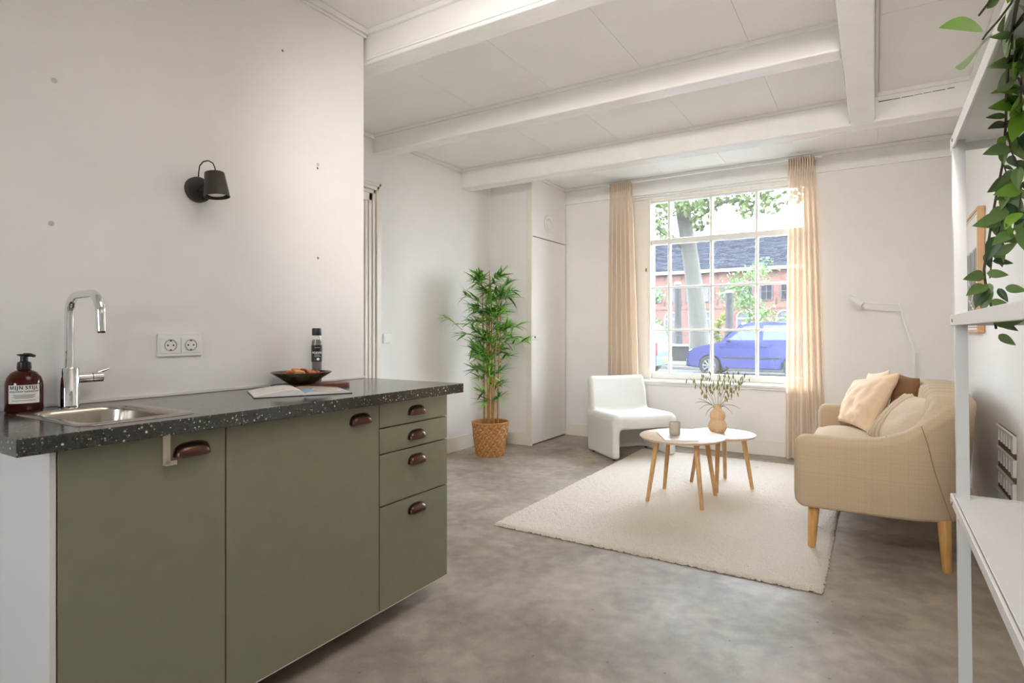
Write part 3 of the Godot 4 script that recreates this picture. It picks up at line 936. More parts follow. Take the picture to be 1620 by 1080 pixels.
func build_sofa() -> void:
	var o := V(0.03, 0.0, -4.125)
	var s := thing("sofa", "beige linen two-seat sofa with curved arms on wooden legs", "sofa", o)
	var x0 := -0.371
	var x1 := 0.435
	var za := -3.3
	var zb := -4.95
	var R := 0.27
	# stations: outer point, outward normal, height, thickness, back share, end shrink
	var st := []
	var ends := [0.0, 0.35, 0.6, 0.8, 0.92, 1.0]
	var near := []
	for e in ends:
		near.append([x0 + 0.06 * (1.0 - cos(PI * 0.5 * e)), 0.06 * (1.0 - sin(PI * 0.5 * e))])
	for k in near:
		st.append([V(k[0], 0, za), V(0, 0, 1), sofa_height(k[0]), 0.135, 0.0, k[1]])
	for i in range(1, 15):
		var x := lerpf(x0 + 0.06, x1 - R, i / 14.0)
		var bk := clampf((x - 0.02) / 0.26, 0, 1)
		st.append([V(x, 0, za), V(0, 0, 1), sofa_height(x), 0.135 + 0.02 * bk, 0.4 * bk, 0.0])
	for i in range(1, 10):
		var a := PI * 0.5 * i / 9.0
		st.append([V(x1 - R + R * sin(a), 0, za - R + R * cos(a)), V(sin(a), 0, cos(a)), sofa_height(x1 - R + R * sin(a)) + 0.012 * i / 9.0, 0.155 + 0.045 * i / 9.0, 0.4 + 0.6 * i / 9.0, 0.0])
	var nb := 132
	for i in range(1, nb):
		var f := float(i) / nb
		var z := lerpf(za - R, zb + R, f)
		st.append([V(x1, 0, z), V(1, 0, 0), 0.828 + 0.022 * sin(PI * f), 0.20, 1.0 + f, 0.0])
	for i in range(0, 10):
		var a := PI * 0.5 * (1.0 - i / 9.0)
		st.append([V(x1 - R + R * sin(a), 0, zb + R - R * cos(a)), V(sin(a), 0, -cos(a)), sofa_height(x1 - R + R * sin(a)) + 0.012 * (9.0 - i) / 9.0, 0.155 + 0.045 * (9.0 - i) / 9.0, 1.0 - 0.6 * i / 9.0, 0.0])
	for i in range(14, 0, -1):
		var x := lerpf(x0 + 0.06, x1 - R, i / 14.0)
		var bk := clampf((x - 0.02) / 0.26, 0, 1)
		st.append([V(x, 0, zb), V(0, 0, -1), sofa_height(x), 0.135 + 0.02 * bk, 0.4 * bk, 0.0])
	near.reverse()
	for k in near:
		st.append([V(k[0], 0, zb), V(0, 0, -1), sofa_height(k[0]), 0.135, 0.0, k[1]])
	var rows := []
	for e in st:
		var t: float = e[3]
		var h: float = e[2]
		var yb := 0.235
		var bk: float = minf(e[4], 1.0)
		var chan := 0.0
		if e[4] > 1.0:
			chan = 0.016 * (absf(sin((e[4] - 1.0) * PI * 9.0)) - 0.6) * minf(1.0, 12.0 * minf(e[4] - 1.0, 2.0 - e[4]))
		# section: d inwards from the outer face, y; rounded corners
		var sec := []
		var rr := 0.045
		for i in 5:
			var a := PI * 0.5 * i / 4.0
			sec.append(Vector2(0.02 - 0.02 * sin(a), yb + 0.02 - 0.02 * cos(a)))
		sec.append(Vector2(0.0, lerpf(yb, h, 0.35)))
		sec.append(Vector2(0.0, lerpf(yb, h, 0.7)))
		for i in 7:
			var a := PI * 0.5 * i / 6.0
			sec.append(Vector2(rr - rr * cos(a), h - rr + rr * sin(a) + maxf(chan, -0.01) * 0.5 * i / 6.0))
		for i in 7:
			var a := PI * 0.5 * i / 6.0
			sec.append(Vector2(t - rr + rr * sin(a) + chan * i / 6.0, h - rr + rr * cos(a) + chan * 0.5 * (1.0 - i / 6.0)))
		sec.append(Vector2(t + chan + 0.01 * bk, lerpf(h, 0.30, 0.6)))
		sec.append(Vector2(t + 0.02 * bk, 0.30))
		sec.append(Vector2(t, yb))
		var cen := Vector2(t / 2, (yb + h) / 2)
		var row := PackedVector3Array()
		for q in sec:
			var p: Vector2 = q
			if e[5] > 0.0:
				var k2: float = e[5]
				p = cen + (q - cen) * Vector2(1.0 - k2 / (t * 0.5), 1.0 - k2 / ((h - yb) * 0.5))
			# the back leans out towards the top
			var lean := bk * 0.05 * clampf((h - p.y) / (h - yb), 0, 1)
			row.append(e[0] - e[1] * (p.x + lean) + V(0, p.y, 0) - o)
		rows.append(row)
	var b := MB.new()
	b.grid(rows, false, true)
	# close the two arm fronts
	for e in [0, rows.size() - 1]:
		var cen := Vector3.ZERO
		for p in rows[e]:
			cen += p
		cen /= rows[e].size()
		for j in rows[e].size():
			b.tri(cen, rows[e][j], rows[e][(j + 1) % rows[e].size()], V(-1, 0, 0), V(-1, 0, 0), V(-1, 0, 0))
	part("shell", b, M.linen, s)
	part("base", boxes([[V(-0.345, 0.24, -4.83) - o, V(0.30, 0.33, -3.42) - o]], 0.02), M.linen, s)
	# seat cushion, crowned
	b = MB.new()
	var top := []
	for i in 25:
		var row := PackedVector3Array()
		for j in 25:
			var u := j / 24.0
			var w := i / 24.0
			var eu := pow(absf(2 * u - 1), 6.0)
			var ew := pow(absf(2 * w - 1), 8.0)
			var y := 0.485 - 0.05 * clampf(eu + ew, 0, 1) + 0.012 * sin(PI * u) * sin(PI * w)
			row.append(V(lerpf(-0.365, 0.24, u), y, lerpf(-3.435, -4.815, w)) - o)
		top.append(row)
	b.grid(top, true)
	var ring := []
	for k in 96:
		var i := k / 24
		var j := k % 24
		ring.append(top[0][j] if i == 0 else (top[j][24] if i == 1 else (top[24][24 - j] if i == 2 else top[24 - j][0])))
	var low := []
	for p in ring:
		low.append(V(p.x, 0.325, p.z))
	for k in 96:
		var k2 := (k + 1) % 96
		var out: Vector3 = ((ring[k] + ring[k2]) / 2 - V(-0.06, 0.4, -4.125) + o) * V(1, 0, 1)
		b.flat(ring[k], ring[k2], low[k2], out)
		b.flat(ring[k], low[k2], low[k], out)
	part("seat_cushion", b, M.linen, s)
	# seams on the near side and over the arm
	b = MB.new()
	b.tube([V(0.19, 0.70, -3.2985) - o, V(0.215, 0.62, -3.2985) - o, V(0.24, 0.5, -3.2985) - o, V(0.28, 0.36, -3.302) - o, V(0.315, 0.245, -3.306) - o], 0.0016, 5)
	part("seam", b, M.seam, s)
	b = MB.new()
	b.tube([V(0.03, 0.617, -3.325) - o, V(0.05, 0.630, -3.36) - o, V(0.055, 0.625, -3.42) - o], 0.0014, 5)
	part("seam", b, M.seam, s)
	# legs
	for e in [[-0.275, -3.365, 0.016], [0.285, -3.375, 0.0], [-0.275, -4.885, 0.016], [0.285, -4.875, 0.0]]:
		b = MB.new()
		var dx := -0.012 if e[0] < 0 else 0.012
		b.tube([V(e[0] + dx, e[2], e[1]) - o, V(e[0] + dx, e[2] + 0.004, e[1]) - o, V(e[0], 0.25, e[1]) - o], [0.016, 0.019, 0.029], 18)
		part("leg", b, M.leg_wood, s)

func build_cushions() -> void:
	one("cushion", pillow([V(-0.225, 0.50, -4.74), V(-0.035, 0.495, -4.30), V(0.137, 0.893, -4.29), V(-0.125, 0.80, -4.75)], 0.15, 3, 0.06, 0.02), M.peach, "large peach velvet cushion leaning in the sofa corner", "cushion", "cushions on the sofa")
	one("cushion", pillow([V(-0.10, 0.50, -4.78), V(0.05, 0.50, -4.55), V(0.088, 0.893, -4.57), V(-0.040, 0.853, -4.78)], 0.10, 4), M.peach_light, "peach cushion mostly hidden behind the large one", "cushion", "cushions on the sofa")
	one("cushion", pillow([V(0.10, 0.50, -4.50), V(0.16, 0.50, -4.16), V(0.232, 0.868, -4.20), V(0.125, 0.878, -4.45)], 0.11, 5, 0.05), M.knit, "small brown woven cushion against the sofa back", "cushion", "cushions on the sofa")
	var e := thing("cushion", "cream lumbar cushion with a ribbed textured band", "cushion", V(0, 0, 0), 0.0, "cushions on the sofa")
	var q := [V(-0.035, 0.515, -4.08), V(0.13, 0.515, -3.62), V(0.285, 0.80, -3.60), V(0.165, 0.79, -3.95)]
	part("cover", pillow(q, 0.13, 6, 0.05), M.cotton, e)
	# ribs of thick yarn running along the left edge
	var nn: Vector3 = (q[1] - q[0]).cross(q[3] - q[0]).normalized()
	for k in 7:
		var u := -0.93 + 0.115 * k
		var b := MB.new()
		var pts := []
		for i in 17:
			var w := -0.94 + 1.88 * i / 16.0
			var fu := (u + 1.0) / 2.0
			var fw := (w + 1.0) / 2.0
			var p: Vector3 = q[0].lerp(q[1], fu).lerp(q[3].lerp(q[2], fu), fw)
			var bl := pow(maxf(0.0, (1 - u * u) * (1 - w * w)), 0.42) * 0.065
			pts.append(p + nn * (bl + 0.002) + V(0, 0.003 * sin(i * 2.1 + k), 0))
		b.tube(pts, 0.0085 if k % 2 == 0 else 0.006, 6)
		part("rib", b, M.cotton if k % 2 == 0 else M.linen, e)

func sd_box(p: Vector3, c: Vector3, h: Vector3, r: float) -> float:
	var q := (p - c).abs() - h + Vector3(r, r, r)
	return Vector3(maxf(q.x, 0), maxf(q.y, 0), maxf(q.z, 0)).length() + minf(maxf(q.x, maxf(q.y, q.z)), 0.0) - r

func smin(a: float, b: float, k: float) -> float:
	var h := maxf(k - absf(a - b), 0.0) / k
	return minf(a, b) - h * h * k * 0.25

func chair_field(p: Vector3) -> float:
	# saddle seat on two side slabs and a back slab
	var u := p.x
	var side := sd_box(Vector3(absf(u), p.y, p.z), V(0.288, 0.195, -0.002), V(0.036, 0.178, 0.262), 0.022)
	var dip := 0.028 * (1.0 - clampf(u * u / 0.09, 0, 1)) * clampf(0.6 - p.z * 1.6, 0, 1)
	var seat := sd_box(V(u, p.y + dip - 0.010 * (p.z + 0.2), p.z - 0.020 * (1.0 - u * u / 0.105)), V(0, 0.340, 0.005), V(0.322, 0.068, 0.262), 0.058)
	var ang := 0.24
	var q := V(u, p.y - 0.36, p.z + 0.25)
	q = V(u * (1.0 + 0.06 * clampf(q.y / 0.35, 0, 1)), q.y * cos(ang) - q.z * sin(ang), q.z * cos(ang) + q.y * sin(ang))
	q.z -= 0.03 * (u * u / 0.1) * clampf(q.y / 0.2, 0, 1)
	var back := sd_box(q, V(0, 0.160, 0), V(0.322, 0.205, 0.046), 0.044)
	var low := sd_box(p, V(0, 0.20, -0.245), V(0.318, 0.185, 0.03), 0.02)
	var d := smin(side, seat, 0.045)
	d = smin(d, back, 0.035)
	return smin(d, low, 0.03)

func surface_nets(field: Callable, lo: Vector3, hi: Vector3, cell: float) -> MB:
	var nx := int(ceil((hi.x - lo.x) / cell)) + 1
	var ny := int(ceil((hi.y - lo.y) / cell)) + 1
	var nz := int(ceil((hi.z - lo.z) / cell)) + 1
	var val := PackedFloat32Array()
	val.resize(nx * ny * nz)
	for z in nz:
		for y in ny:
			for x in nx:
				val[(z * ny + y) * nx + x] = field.call(lo + V(x, y, z) * cell)
	var at := {}
	var nor := {}
	var off := [0, 1, nx, nx + 1, nx * ny, nx * ny + 1, nx * ny + nx, nx * ny + nx + 1]
	var edges := [[0, 1], [2, 3], [4, 5], [6, 7], [0, 2], [1, 3], [4, 6], [5, 7], [0, 4], [1, 5], [2, 6], [3, 7]]
	for z in nz - 1:
		for y in ny - 1:
			for x in nx - 1:
				var i := (z * ny + y) * nx + x
				var neg := 0
				for o in off:
					if val[i + o] < 0.0:
						neg += 1
				if neg == 0 or neg == 8:
					continue
				var s := Vector3.ZERO
				var k := 0
				for e in edges:
					var a := val[i + off[e[0]]]
					var b := val[i + off[e[1]]]
					if (a < 0.0) != (b < 0.0):
						var f := a / (a - b)
						var pa := V(e[0] & 1, (e[0] >> 1) & 1, e[0] >> 2)
						var pb := V(e[1] & 1, (e[1] >> 1) & 1, e[1] >> 2)
						s += pa.lerp(pb, f)
						k += 1
				var p := lo + (V(x, y, z) + s / k) * cell
				at[i] = p
				var h := 0.006
				nor[i] = V(field.call(p + V(h, 0, 0)) - field.call(p - V(h, 0, 0)), field.call(p + V(0, h, 0)) - field.call(p - V(0, h, 0)), field.call(p + V(0, 0, h)) - field.call(p - V(0, 0, h))).normalized()
	var out := MB.new()
	var step := [1, nx, nx * ny]
	for z in range(1, nz - 1):
		for y in range(1, ny - 1):
			for x in range(1, nx - 1):
				var i := (z * ny + y) * nx + x
				for a in 3:
					if (val[i] < 0.0) != (val[i + step[a]] < 0.0):
						var b: int = step[(a + 1) % 3]
						var d: int = step[(a + 2) % 3]
						var q := [i, i - b, i - b - d, i - d]
						if at.has(q[0]) and at.has(q[1]) and at.has(q[2]) and at.has(q[3]):
							out.tri(at[q[0]], at[q[1]], at[q[2]], nor[q[0]], nor[q[1]], nor[q[2]])
							out.tri(at[q[0]], at[q[2]], at[q[3]], nor[q[0]], nor[q[2]], nor[q[3]])
	return out

func build_living() -> void:
	# rug: a pile of short loops, uneven by a few millimetres, with rounded edges
	var r := thing("rug", "large cream wool rug under the coffee tables", "rug", V(-1.07, 0.0, -4.08))
	var hx := 0.875
	var hz := 1.275
	var fn := FastNoiseLite.new()
	fn.seed = 8
	fn.frequency = 40.0
	var rows := []
	rng.seed = 12
	for i in 201:
		var row := PackedVector3Array()
		for j in 141:
			var x := lerpf(-hx, hx, j / 140.0)
			var z := lerpf(-hz, hz, i / 200.0)
			var e := minf(minf(hx - absf(x), hz - absf(z)) / 0.018, 1.0)
			var y := 0.003 + 0.013 * sqrt(maxf(0.0, 1.0 - (1.0 - e) * (1.0 - e))) + rng.randf_range(-0.003, 0.003) * e
			row.append(V(x + rng.randf_range(-0.005, 0.005), y, z + rng.randf_range(-0.005, 0.005)))
		rows.append(row)
	var b := MB.new()
	b.grid(rows, false)
	part("pile", b, M.wool, r)
	part("backing", boxes([[V(-hx + 0.004, 0.0, -hz + 0.004), V(hx - 0.004, 0.005, hz - 0.004)]]), M.rug_back, r)
	# coffee tables
	coffee_table(V(-1.125, 0.016, -3.87), 0.283, 0.43, PI / 4, 0.255, "higher round coffee table with the mug and magazine", "coffee tables")
	coffee_table(V(-0.975, 0.016, -4.355), 0.243, 0.385, 0.08, 0.215, "lower round coffee table with the vase", "coffee tables")
	# armchair
	var a := thing("armchair", "low white boucle armchair with arched seat", "armchair", V(-1.975, 0.0, -5.125), atan2(0.773, 0.634))
	part("body", surface_nets(chair_field, V(-0.36, -0.02, -0.42), V(0.36, 0.76, 0.34), 0.0135), M.boucle, a)
	for e in [[-0.285, 0.2], [0.285, 0.2], [-0.285, -0.2], [0.285, -0.2]]:
		b = MB.new()
		b.lathe([Vector2(0, 0), Vector2(0.014, 0), Vector2(0.014, 0.022), Vector2(0, 0.022)], 10, Transform3D(Basis(), V(e[0], 0, e[1])))
		part("foot", b, M.black_plastic, a)
	build_sofa()
	build_cushions()
	# mug
	var g := MB.new()
	g.lathe([Vector2(0, 0), Vector2(0.028, 0), Vector2(0.034, 0.004), Vector2(0.037, 0.015), Vector2(0.038, 0.084), Vector2(0.0365, 0.088), Vector2(0.034, 0.086), Vector2(0.034, 0.012), Vector2(0, 0.010)], 32, Transform3D(Basis(), V(-1.163, 0.4535, -3.83)))
	one("mug", g, M.stoneware, "speckled beige stoneware mug without handle on the magazine", "mug")
	# magazine
	var mg := thing("magazine", "thin grey magazine lying on the higher coffee table", "magazine", V(-1.135, 0.446, -3.795), 0.49)
	part("pages", boxes([[V(-0.105, 0.0008, -0.158), V(0.105, 0.0062, 0.156)]], 0.001), M.paper, mg)
	var cov := mat("magazine_cover", Color8(214, 203, 196), 0.45, {"tex": noise_tex(71, 0.01, Color8(216, 210, 206), Color8(255, 255, 255), 4, 256), "scale": 2.5})
	part("cover", boxes([[V(-0.108, 0.0063, -0.16), V(0.106, 0.0071, 0.158)], [V(-0.108, 0.0, -0.16), V(0.106, 0.0007, 0.158)], [V(-0.1085, 0.0, -0.16), V(-0.1055, 0.0071, 0.158)]]), cov, mg)
	# vase
	g = MB.new()
	var pr := [Vector2(0, 0), Vector2(0.040, 0), Vector2(0.050, 0.008), Vector2(0.060, 0.025), Vector2(0.063, 0.045), Vector2(0.060, 0.065), Vector2(0.050, 0.083), Vector2(0.0445, 0.090), Vector2(0.048, 0.099), Vector2(0.0525, 0.115), Vector2(0.050, 0.133), Vector2(0.042, 0.150), Vector2(0.030, 0.163), Vector2(0.025, 0.172), Vector2(0.0235, 0.192), Vector2(0.0245, 0.197), Vector2(0.021, 0.197), Vector2(0.020, 0.17), Vector2(0.0, 0.165)]
	g.lathe(pr, 96, Transform3D(Basis().scaled(V(1.06, 1.05, 1.06)), V(-1.005, 0.4012, -4.375)), 24, 0.022)
	one("vase", g, M.vase, "fluted peach ceramic vase with two bulges", "vase")
	dried_stems(V(-1.005, 0.60, -4.375))
	reading_lamp()

func coffee_table(at: Vector3, rad: float, h: float, turn: float, foot: float, label: String, group: String) -> void:
	var t := thing("coffee_table", label, "coffee table", at, turn, group)
	var b := MB.new()
	b.lathe([Vector2(0, h - 0.016), Vector2(rad - 0.008, h - 0.016), Vector2(rad - 0.001, h - 0.006), Vector2(rad, h - 0.003), Vector2(rad - 0.003, h), Vector2(0, h)], 72)
	part("tabletop", b, M.tabletop, t)
	for k in 4:
		var a := PI / 2 * k
		var d := V(cos(a), 0, sin(a))
		b = MB.new()
		b.tube([d * foot, d * foot + V(0, 0.004, 0), d * (foot * 0.72) + V(0, h - 0.014, 0)], [0.0115, 0.0125, 0.0175], 14)
		part("leg", b, M.oak, t)

func dried_stems(at: Vector3) -> void:
	rng.seed = 44
	# tips seen in the photograph as sideways (x), height and depth offsets from the neck
	var tips := [V(-0.20, 0.20, 0.02), V(-0.14, 0.24, -0.04), V(-0.11, 0.19, 0.06), V(-0.06, 0.26, 0.02), V(-0.01, 0.28, -0.05), V(0.04, 0.30, 0.03), V(0.08, 0.26, -0.04), V(0.14, 0.27, 0.02), V(0.20, 0.25, -0.02), V(0.22, 0.21, 0.05), V(0.11, 0.19, 0.07)]
	for tp in tips:
		var t := thing("oat_grass_sprig", "dried oat grass sprig with hanging spikelets in the vase", "dried grass", at, 0.0, "dried sprigs in the vase")
		var pts := []
		for i in 9:
			var f := i / 8.0
			pts.append(V(tp.x * pow(f, 1.5), -0.10 + (tp.y + 0.12) * f - 0.02 * f * f, tp.z * pow(f, 1.5)))
		pts[0] = V(0.0, -0.015, 0.0) + V(rng.randf_range(-0.008, 0.008), 0, rng.randf_range(-0.008, 0.008))
		var b := MB.new()
		b.tube(pts.slice(0, 1) + pts.slice(2), 0.0013, 5)
		part("stalk", b, M.stalk, t)
		for k in 9:
			var f := 0.58 + 0.42 * k / 8.0
			var i := mini(7, int(f * 8.0))
			var p: Vector3 = pts[i].lerp(pts[i + 1], f * 8.0 - i)
			var o := V(rng.randf_range(-0.028, 0.028), rng.randf_range(-0.012, 0.012), rng.randf_range(-0.02, 0.02))
			b = MB.new()
			b.tube([p, p + o * 0.6 + V(0, 0.006, 0), p + o], 0.0006, 4)
			var l := rng.randf_range(0.026, 0.042)
			var dn := V(o.x * 0.35, -l, o.z * 0.3)
			b.tube([p + o, p + o + dn * 0.3, p + o + dn * 0.65, p + o + dn], [0.001, 0.0052, 0.0044, 0.0006], 6)
			part("spikelet", b, M.spikelet, t)
	# long dry blades that droop out of the neck
	for e in [[V(-0.10, 0.045, 0.0), V(-0.165, 0.01, 0.01)], [V(-0.06, 0.04, 0.03), V(-0.12, -0.03, 0.05)], [V(-0.04, 0.02, 0.04), V(-0.075, -0.075, 0.06)], [V(0.07, 0.04, 0.0), V(0.16, -0.01, 0.0)], [V(0.06, 0.035, 0.03), V(0.115, -0.05, 0.04)], [V(-0.09, 0.03, -0.02), V(-0.15, 0.045, -0.02)], [V(0.08, 0.085, 0.02), V(0.12, 0.05, 0.04)]]:
		var t := thing("dry_blade", "thin dark dry grass blade drooping from the vase", "grass blade", at, 0.0, "dry blades in the vase")
		var pts := []
		for i in 8:
			var f := i / 7.0
			var p: Vector3 = V(0, -0.02, 0).lerp(e[0], f).lerp(e[0].lerp(e[1], f), f)
			pts.append(p)
		var b := MB.new()
		b.tube(pts, [0.0014, 0.0018, 0.002, 0.002, 0.002, 0.0018, 0.0014, 0.0006], 5)
		part("blade", b, M.stalk, t)

func reading_lamp() -> void:
	var l := thing("floor_lamp", "slim white reading lamp with jointed arm behind the sofa", "floor lamp", V(0.262, 0.0, -5.42))
	var b := MB.new()
	b.lathe([Vector2(0, 0), Vector2(0.12, 0), Vector2(0.122, 0.008), Vector2(0.118, 0.014), Vector2(0.012, 0.018), Vector2(0, 0.018)], 36)
	part("base", b, M.white_metal, l)
	b = MB.new()
	b.tube([V(0, 0.016, 0), V(0, 0.985, 0)], 0.0095, 12)
	part("pole", b, M.white_metal, l)
	b = MB.new()
	b.tube([V(0, 0.86, 0), V(0, 0.875, 0)], 0.012, 12)
	b.tube([V(0, 0.97, 0), V(0, 1.0, 0)], 0.0125, 12)
	b.tube([V(-0.014, 0.985, 0), V(0.02, 0.985, 0)], 0.006, 10)
	part("joint", b, M.white_metal, l)
	b = MB.new()
	b.tube([V(0.003, 0.985, 0), V(-0.093, 1.365, 0)], 0.0068, 10)
	part("lower_arm", b, M.white_metal, l)
	b = MB.new()
	b.tube([V(-0.093, 1.353, 0), V(-0.093, 1.378, 0)], 0.009, 10)
	part("elbow", b, M.white_metal, l)
	b = MB.new()
	b.tube([V(-0.085, 1.366, 0), V(-0.34, 1.386, 0.005)], 0.0062, 10)
	part("upper_arm", b, M.white_metal, l)
	# conical head opening down to the right
	var dir := V(0.80, -0.55, 0.22).normalized()
	var side := dir.cross(V(0, 0, 1)).normalized()
	var bs := Basis(side, dir, side.cross(dir))
	b = MB.new()
	b.lathe([Vector2(0, -0.075), Vector2(0.013, -0.075), Vector2(0.018, -0.07), Vector2(0.026, 0.05), Vector2(0.0235, 0.05), Vector2(0.020, 0.02), Vector2(0, 0.015)], 24, Transform3D(bs, V(-0.385, 1.40, 0.005)))
	part("lamp_head", b, M.white_metal, l)
	b = MB.new()
	b.lathe([Vector2(0, 0.034), Vector2(0.012, 0.034), Vector2(0.021, 0.026)], 20, Transform3D(bs, V(-0.385, 1.40, 0.005)))
	part("bulb", b, M.bulb_glass, l)

# ---------------------------------------------------------------- shelf, vine, picture, rack
func leaf_mesh(fold: float, bend: float, wide: float) -> ArrayMesh:
	# unit leaf along +z from the stalk, rising ribs, pointed tip
	var b := MB.new()
	var rows := []
	for i in 11:
		var f := i / 10.0
		var w := wide * pow(sin(PI * pow(f, 0.72)), 0.85) * (1.0 - 0.18 * f)
		if i == 0 or i == 10:
			w = 0.002
		var row := PackedVector3Array()
		for j in 7:
			var u := (j - 3) / 3.0
			var y := fold * absf(u) * w - bend * f * f + 0.012 * cos(u * PI * 2.0) * w
			row.append(V(u * w, y, f))
		rows.append(row)
	b.grid(rows)
	return b.mesh()

func look(dir: Vector3, up: Vector3, s: float) -> Basis:
	var z := dir.normalized()
	var x := up.cross(z).normalized()
	if x.length() < 0.1:
		x = V(1, 0, 0)
	return Basis(x, z.cross(x), z).scaled(Vector3(s, s, s))

func from_pixel(px: float, py: float, depth: float) -> Vector3:
	var a := atan(544.0 / 906.3)
	var u := (px - 840.0) / 906.3
	var w := -(py - 524.5) / 906.3
	return V(-sin(a) + u * cos(a), w, -cos(a) - u * sin(a)) * depth + V(0, 1.151, 0)

func build_shelf() -> void:
	# white metal shelf standing on the right wall; front post leans a trifle
	var s := thing("shelving_unit", "white metal shelving unit beside the right wall", "shelf", V(0.175, 0.0, -1.735))
	var lean := 0.013
	var post := func(z: float, x: float) -> MB:
		var b := MB.new()
		var h := 0.0125
		var p0 := V(x + lean, 0, z)
		var p1 := V(x - lean * 0.35, 1.614, z)
		var q := []
		for e in [p0, p1]:
			for k in [[-h, -h], [h, -h], [h, h], [-h, h]]:
				q.append(e + V(k[0], 0, k[1]))
		for k in 4:
			var k2 := (k + 1) % 4
			var out := V(q[k].x + q[k2].x, 0, q[k].z + q[k2].z) / 2 - V(p0.x, 0, p0.z)
			b.flat(q[k], q[k2], q[k2 + 4], out)
			b.flat(q[k], q[k2 + 4], q[k + 4], out)
		b.quad(q[4], q[5], q[6], q[7], V(0, 1, 0))
		return b
	for z in [0.0, 1.55]:
		part("post", post.call(z, 0.004), M.white_metal, s)
		part("post", boxes([[V(0.335, 0, z - 0.0125), V(0.36, 1.614, z + 0.0125)]], 0.002), M.white_metal, s)
	for e in [[1.615, 0.03], [1.178, 0.024], [0.735, 0.02]]:
		var y: float = e[0]
		var sh := part("shelf_board", boxes([[V(-0.006, y, -0.02), V(0.365, y + 0.012, 1.57)]], 0.002), M.white_metal, s)
		part("shelf_lip", boxes([[V(-0.014, y - e[1] + 0.012, -0.022), V(-0.008, y + 0.014, 1.57)], [V(-0.014, y - e[1] + 0.012, -0.03), V(0.365, y + 0.014, -0.022)]], 0.0015), M.white_metal, sh)
		for z in [0.02]:
			var b := MB.new()
			b.lathe([Vector2(0, 0), Vector2(0.0045, 0), Vector2(0.004, 0.0015), Vector2(0, 0.002)], 10, Transform3D(Basis(V(0, 0, 1), PI / 2), V(-0.014, y + 0.0, z)))
			part("screw", b, M.screw, sh)
	vine()
	# framed print on the right wall
	var f := thing("picture_frame", "oak framed print of black brush strokes on the right wall", "picture", V(RX - 0.002, 1.145, -4.54))
	var w0 := -0.33
	var w1 := 0.33
	part("frame", boxes([[V(-0.035, 0.0, w0), V(0, 0.018, w1)], [V(-0.035, 0.722, w0), V(0, 0.74, w1)], [V(-0.035, 0.018, w0), V(0, 0.722, w0 + 0.016)], [V(-0.035, 0.018, w1 - 0.016), V(0, 0.722, w1)]], 0.002), M.frame_oak, f)
	part("mount", boxes([[V(-0.028, 0.018, w0 + 0.016), V(-0.024, 0.722, w1 - 0.016)]]), M.paper, f)
	rng.seed = 19
	var im := Image.create(256, 256, false, Image.FORMAT_RGB8)
	im.fill(Color(0.93, 0.91, 0.88))
	for k in 34:
		var x := 4 + k * 7.4 + rng.randf_range(-1, 1)
		var y0 := 10 + rng.randi() % 14
		var y1 := 240 + rng.randi() % 14
		var wd := rng.randf_range(4.0, 6.8)
		for y in range(y0, y1):
			var xx := x + 1.5 * sin(y * 0.02 + k)
			for i in int(wd):
				im.set_pixel(clampi(int(xx) + i, 0, 255), y, Color(0.10, 0.09, 0.09))
	for e in [[20.0, 90.0, 1.1, 0.35], [10.0, 150.0, 1.0, 0.55], [120.0, 215.0, 0.9, -0.5]]:
		var p := Vector2(e[0], e[1])
		for k in 26:
			var rr := 2 + rng.randi() % 4
			for dy in range(-rr, rr + 1):
				for dx in range(-rr, rr + 1):
					if dx * dx + dy * dy <= rr * rr:
						im.set_pixel(clampi(int(p.x) + dx, 0, 255), clampi(int(p.y) + dy, 0, 255), Color(0.93, 0.91, 0.88))
			p += Vector2(9.0 * e[2], 9.0 * e[3] + rng.randf_range(-6, 6))
	var art := mat("print", Color(1, 1, 1), 0.6, {"tex": ImageTexture.create_from_image(im)})
	var b2 := MB.new()
	b2.quad(V(-0.0285, 0.12, -0.25), V(-0.0285, 0.12, 0.25), V(-0.0285, 0.53, 0.25), V(-0.0285, 0.53, -0.25), V(-1, 0, 0))
	part("print", b2, art, f)
	part("print_line", boxes([[V(-0.029, 0.03, w0 + 0.018), V(-0.0285, 0.035, w1 - 0.018)], [V(-0.029, 0.708, w0 + 0.018), V(-0.0285, 0.712, w1 - 0.018)]]), M.bronze, f)
	# slatted rack on the wall beside the sofa
	var rk := thing("wall_rack", "white slatted wall rack of four short rows behind the sofa", "rack", V(RX - 0.001, 0.36, -3.55))
	part("slat_shade_board", boxes([[V(-0.004, 0.0, -0.215), V(0, 0.32, 0.205)]]), M.dark_gap, rk)  # brown sheet coloured as the shadow between the slats
	for k in 4:
		var y := 0.25 - 0.108 * k
		if y < 0.0:
			y = maxf(y, -0.074)
		part("rail", boxes([[V(-0.016, y + 0.058, -0.22), V(0, y + 0.068, 0.21)]], 0.002), M.white_plastic, rk)
		part("rail_end", boxes([[V(-0.016, y - 0.012, 0.185), V(0, y + 0.068, 0.212)]], 0.002), M.white_plastic, rk)
		for j in 6:
			var z := -0.19 + 0.066 * j
			part("slat", boxes([[V(-0.012, y - 0.008, z), V(-0.004, y + 0.058, z + 0.026)]], 0.002), M.white_plastic, rk)

func hanging(px: float, py: float, depth: float) -> Vector3:
	# the vine hangs over the front lip of the top shelf, so above it nothing lies deeper than the lip
	return from_pixel(px, py, minf(depth, 0.95 * 0.459 * 906.3 / maxf(524.5 - py, 1.0)))

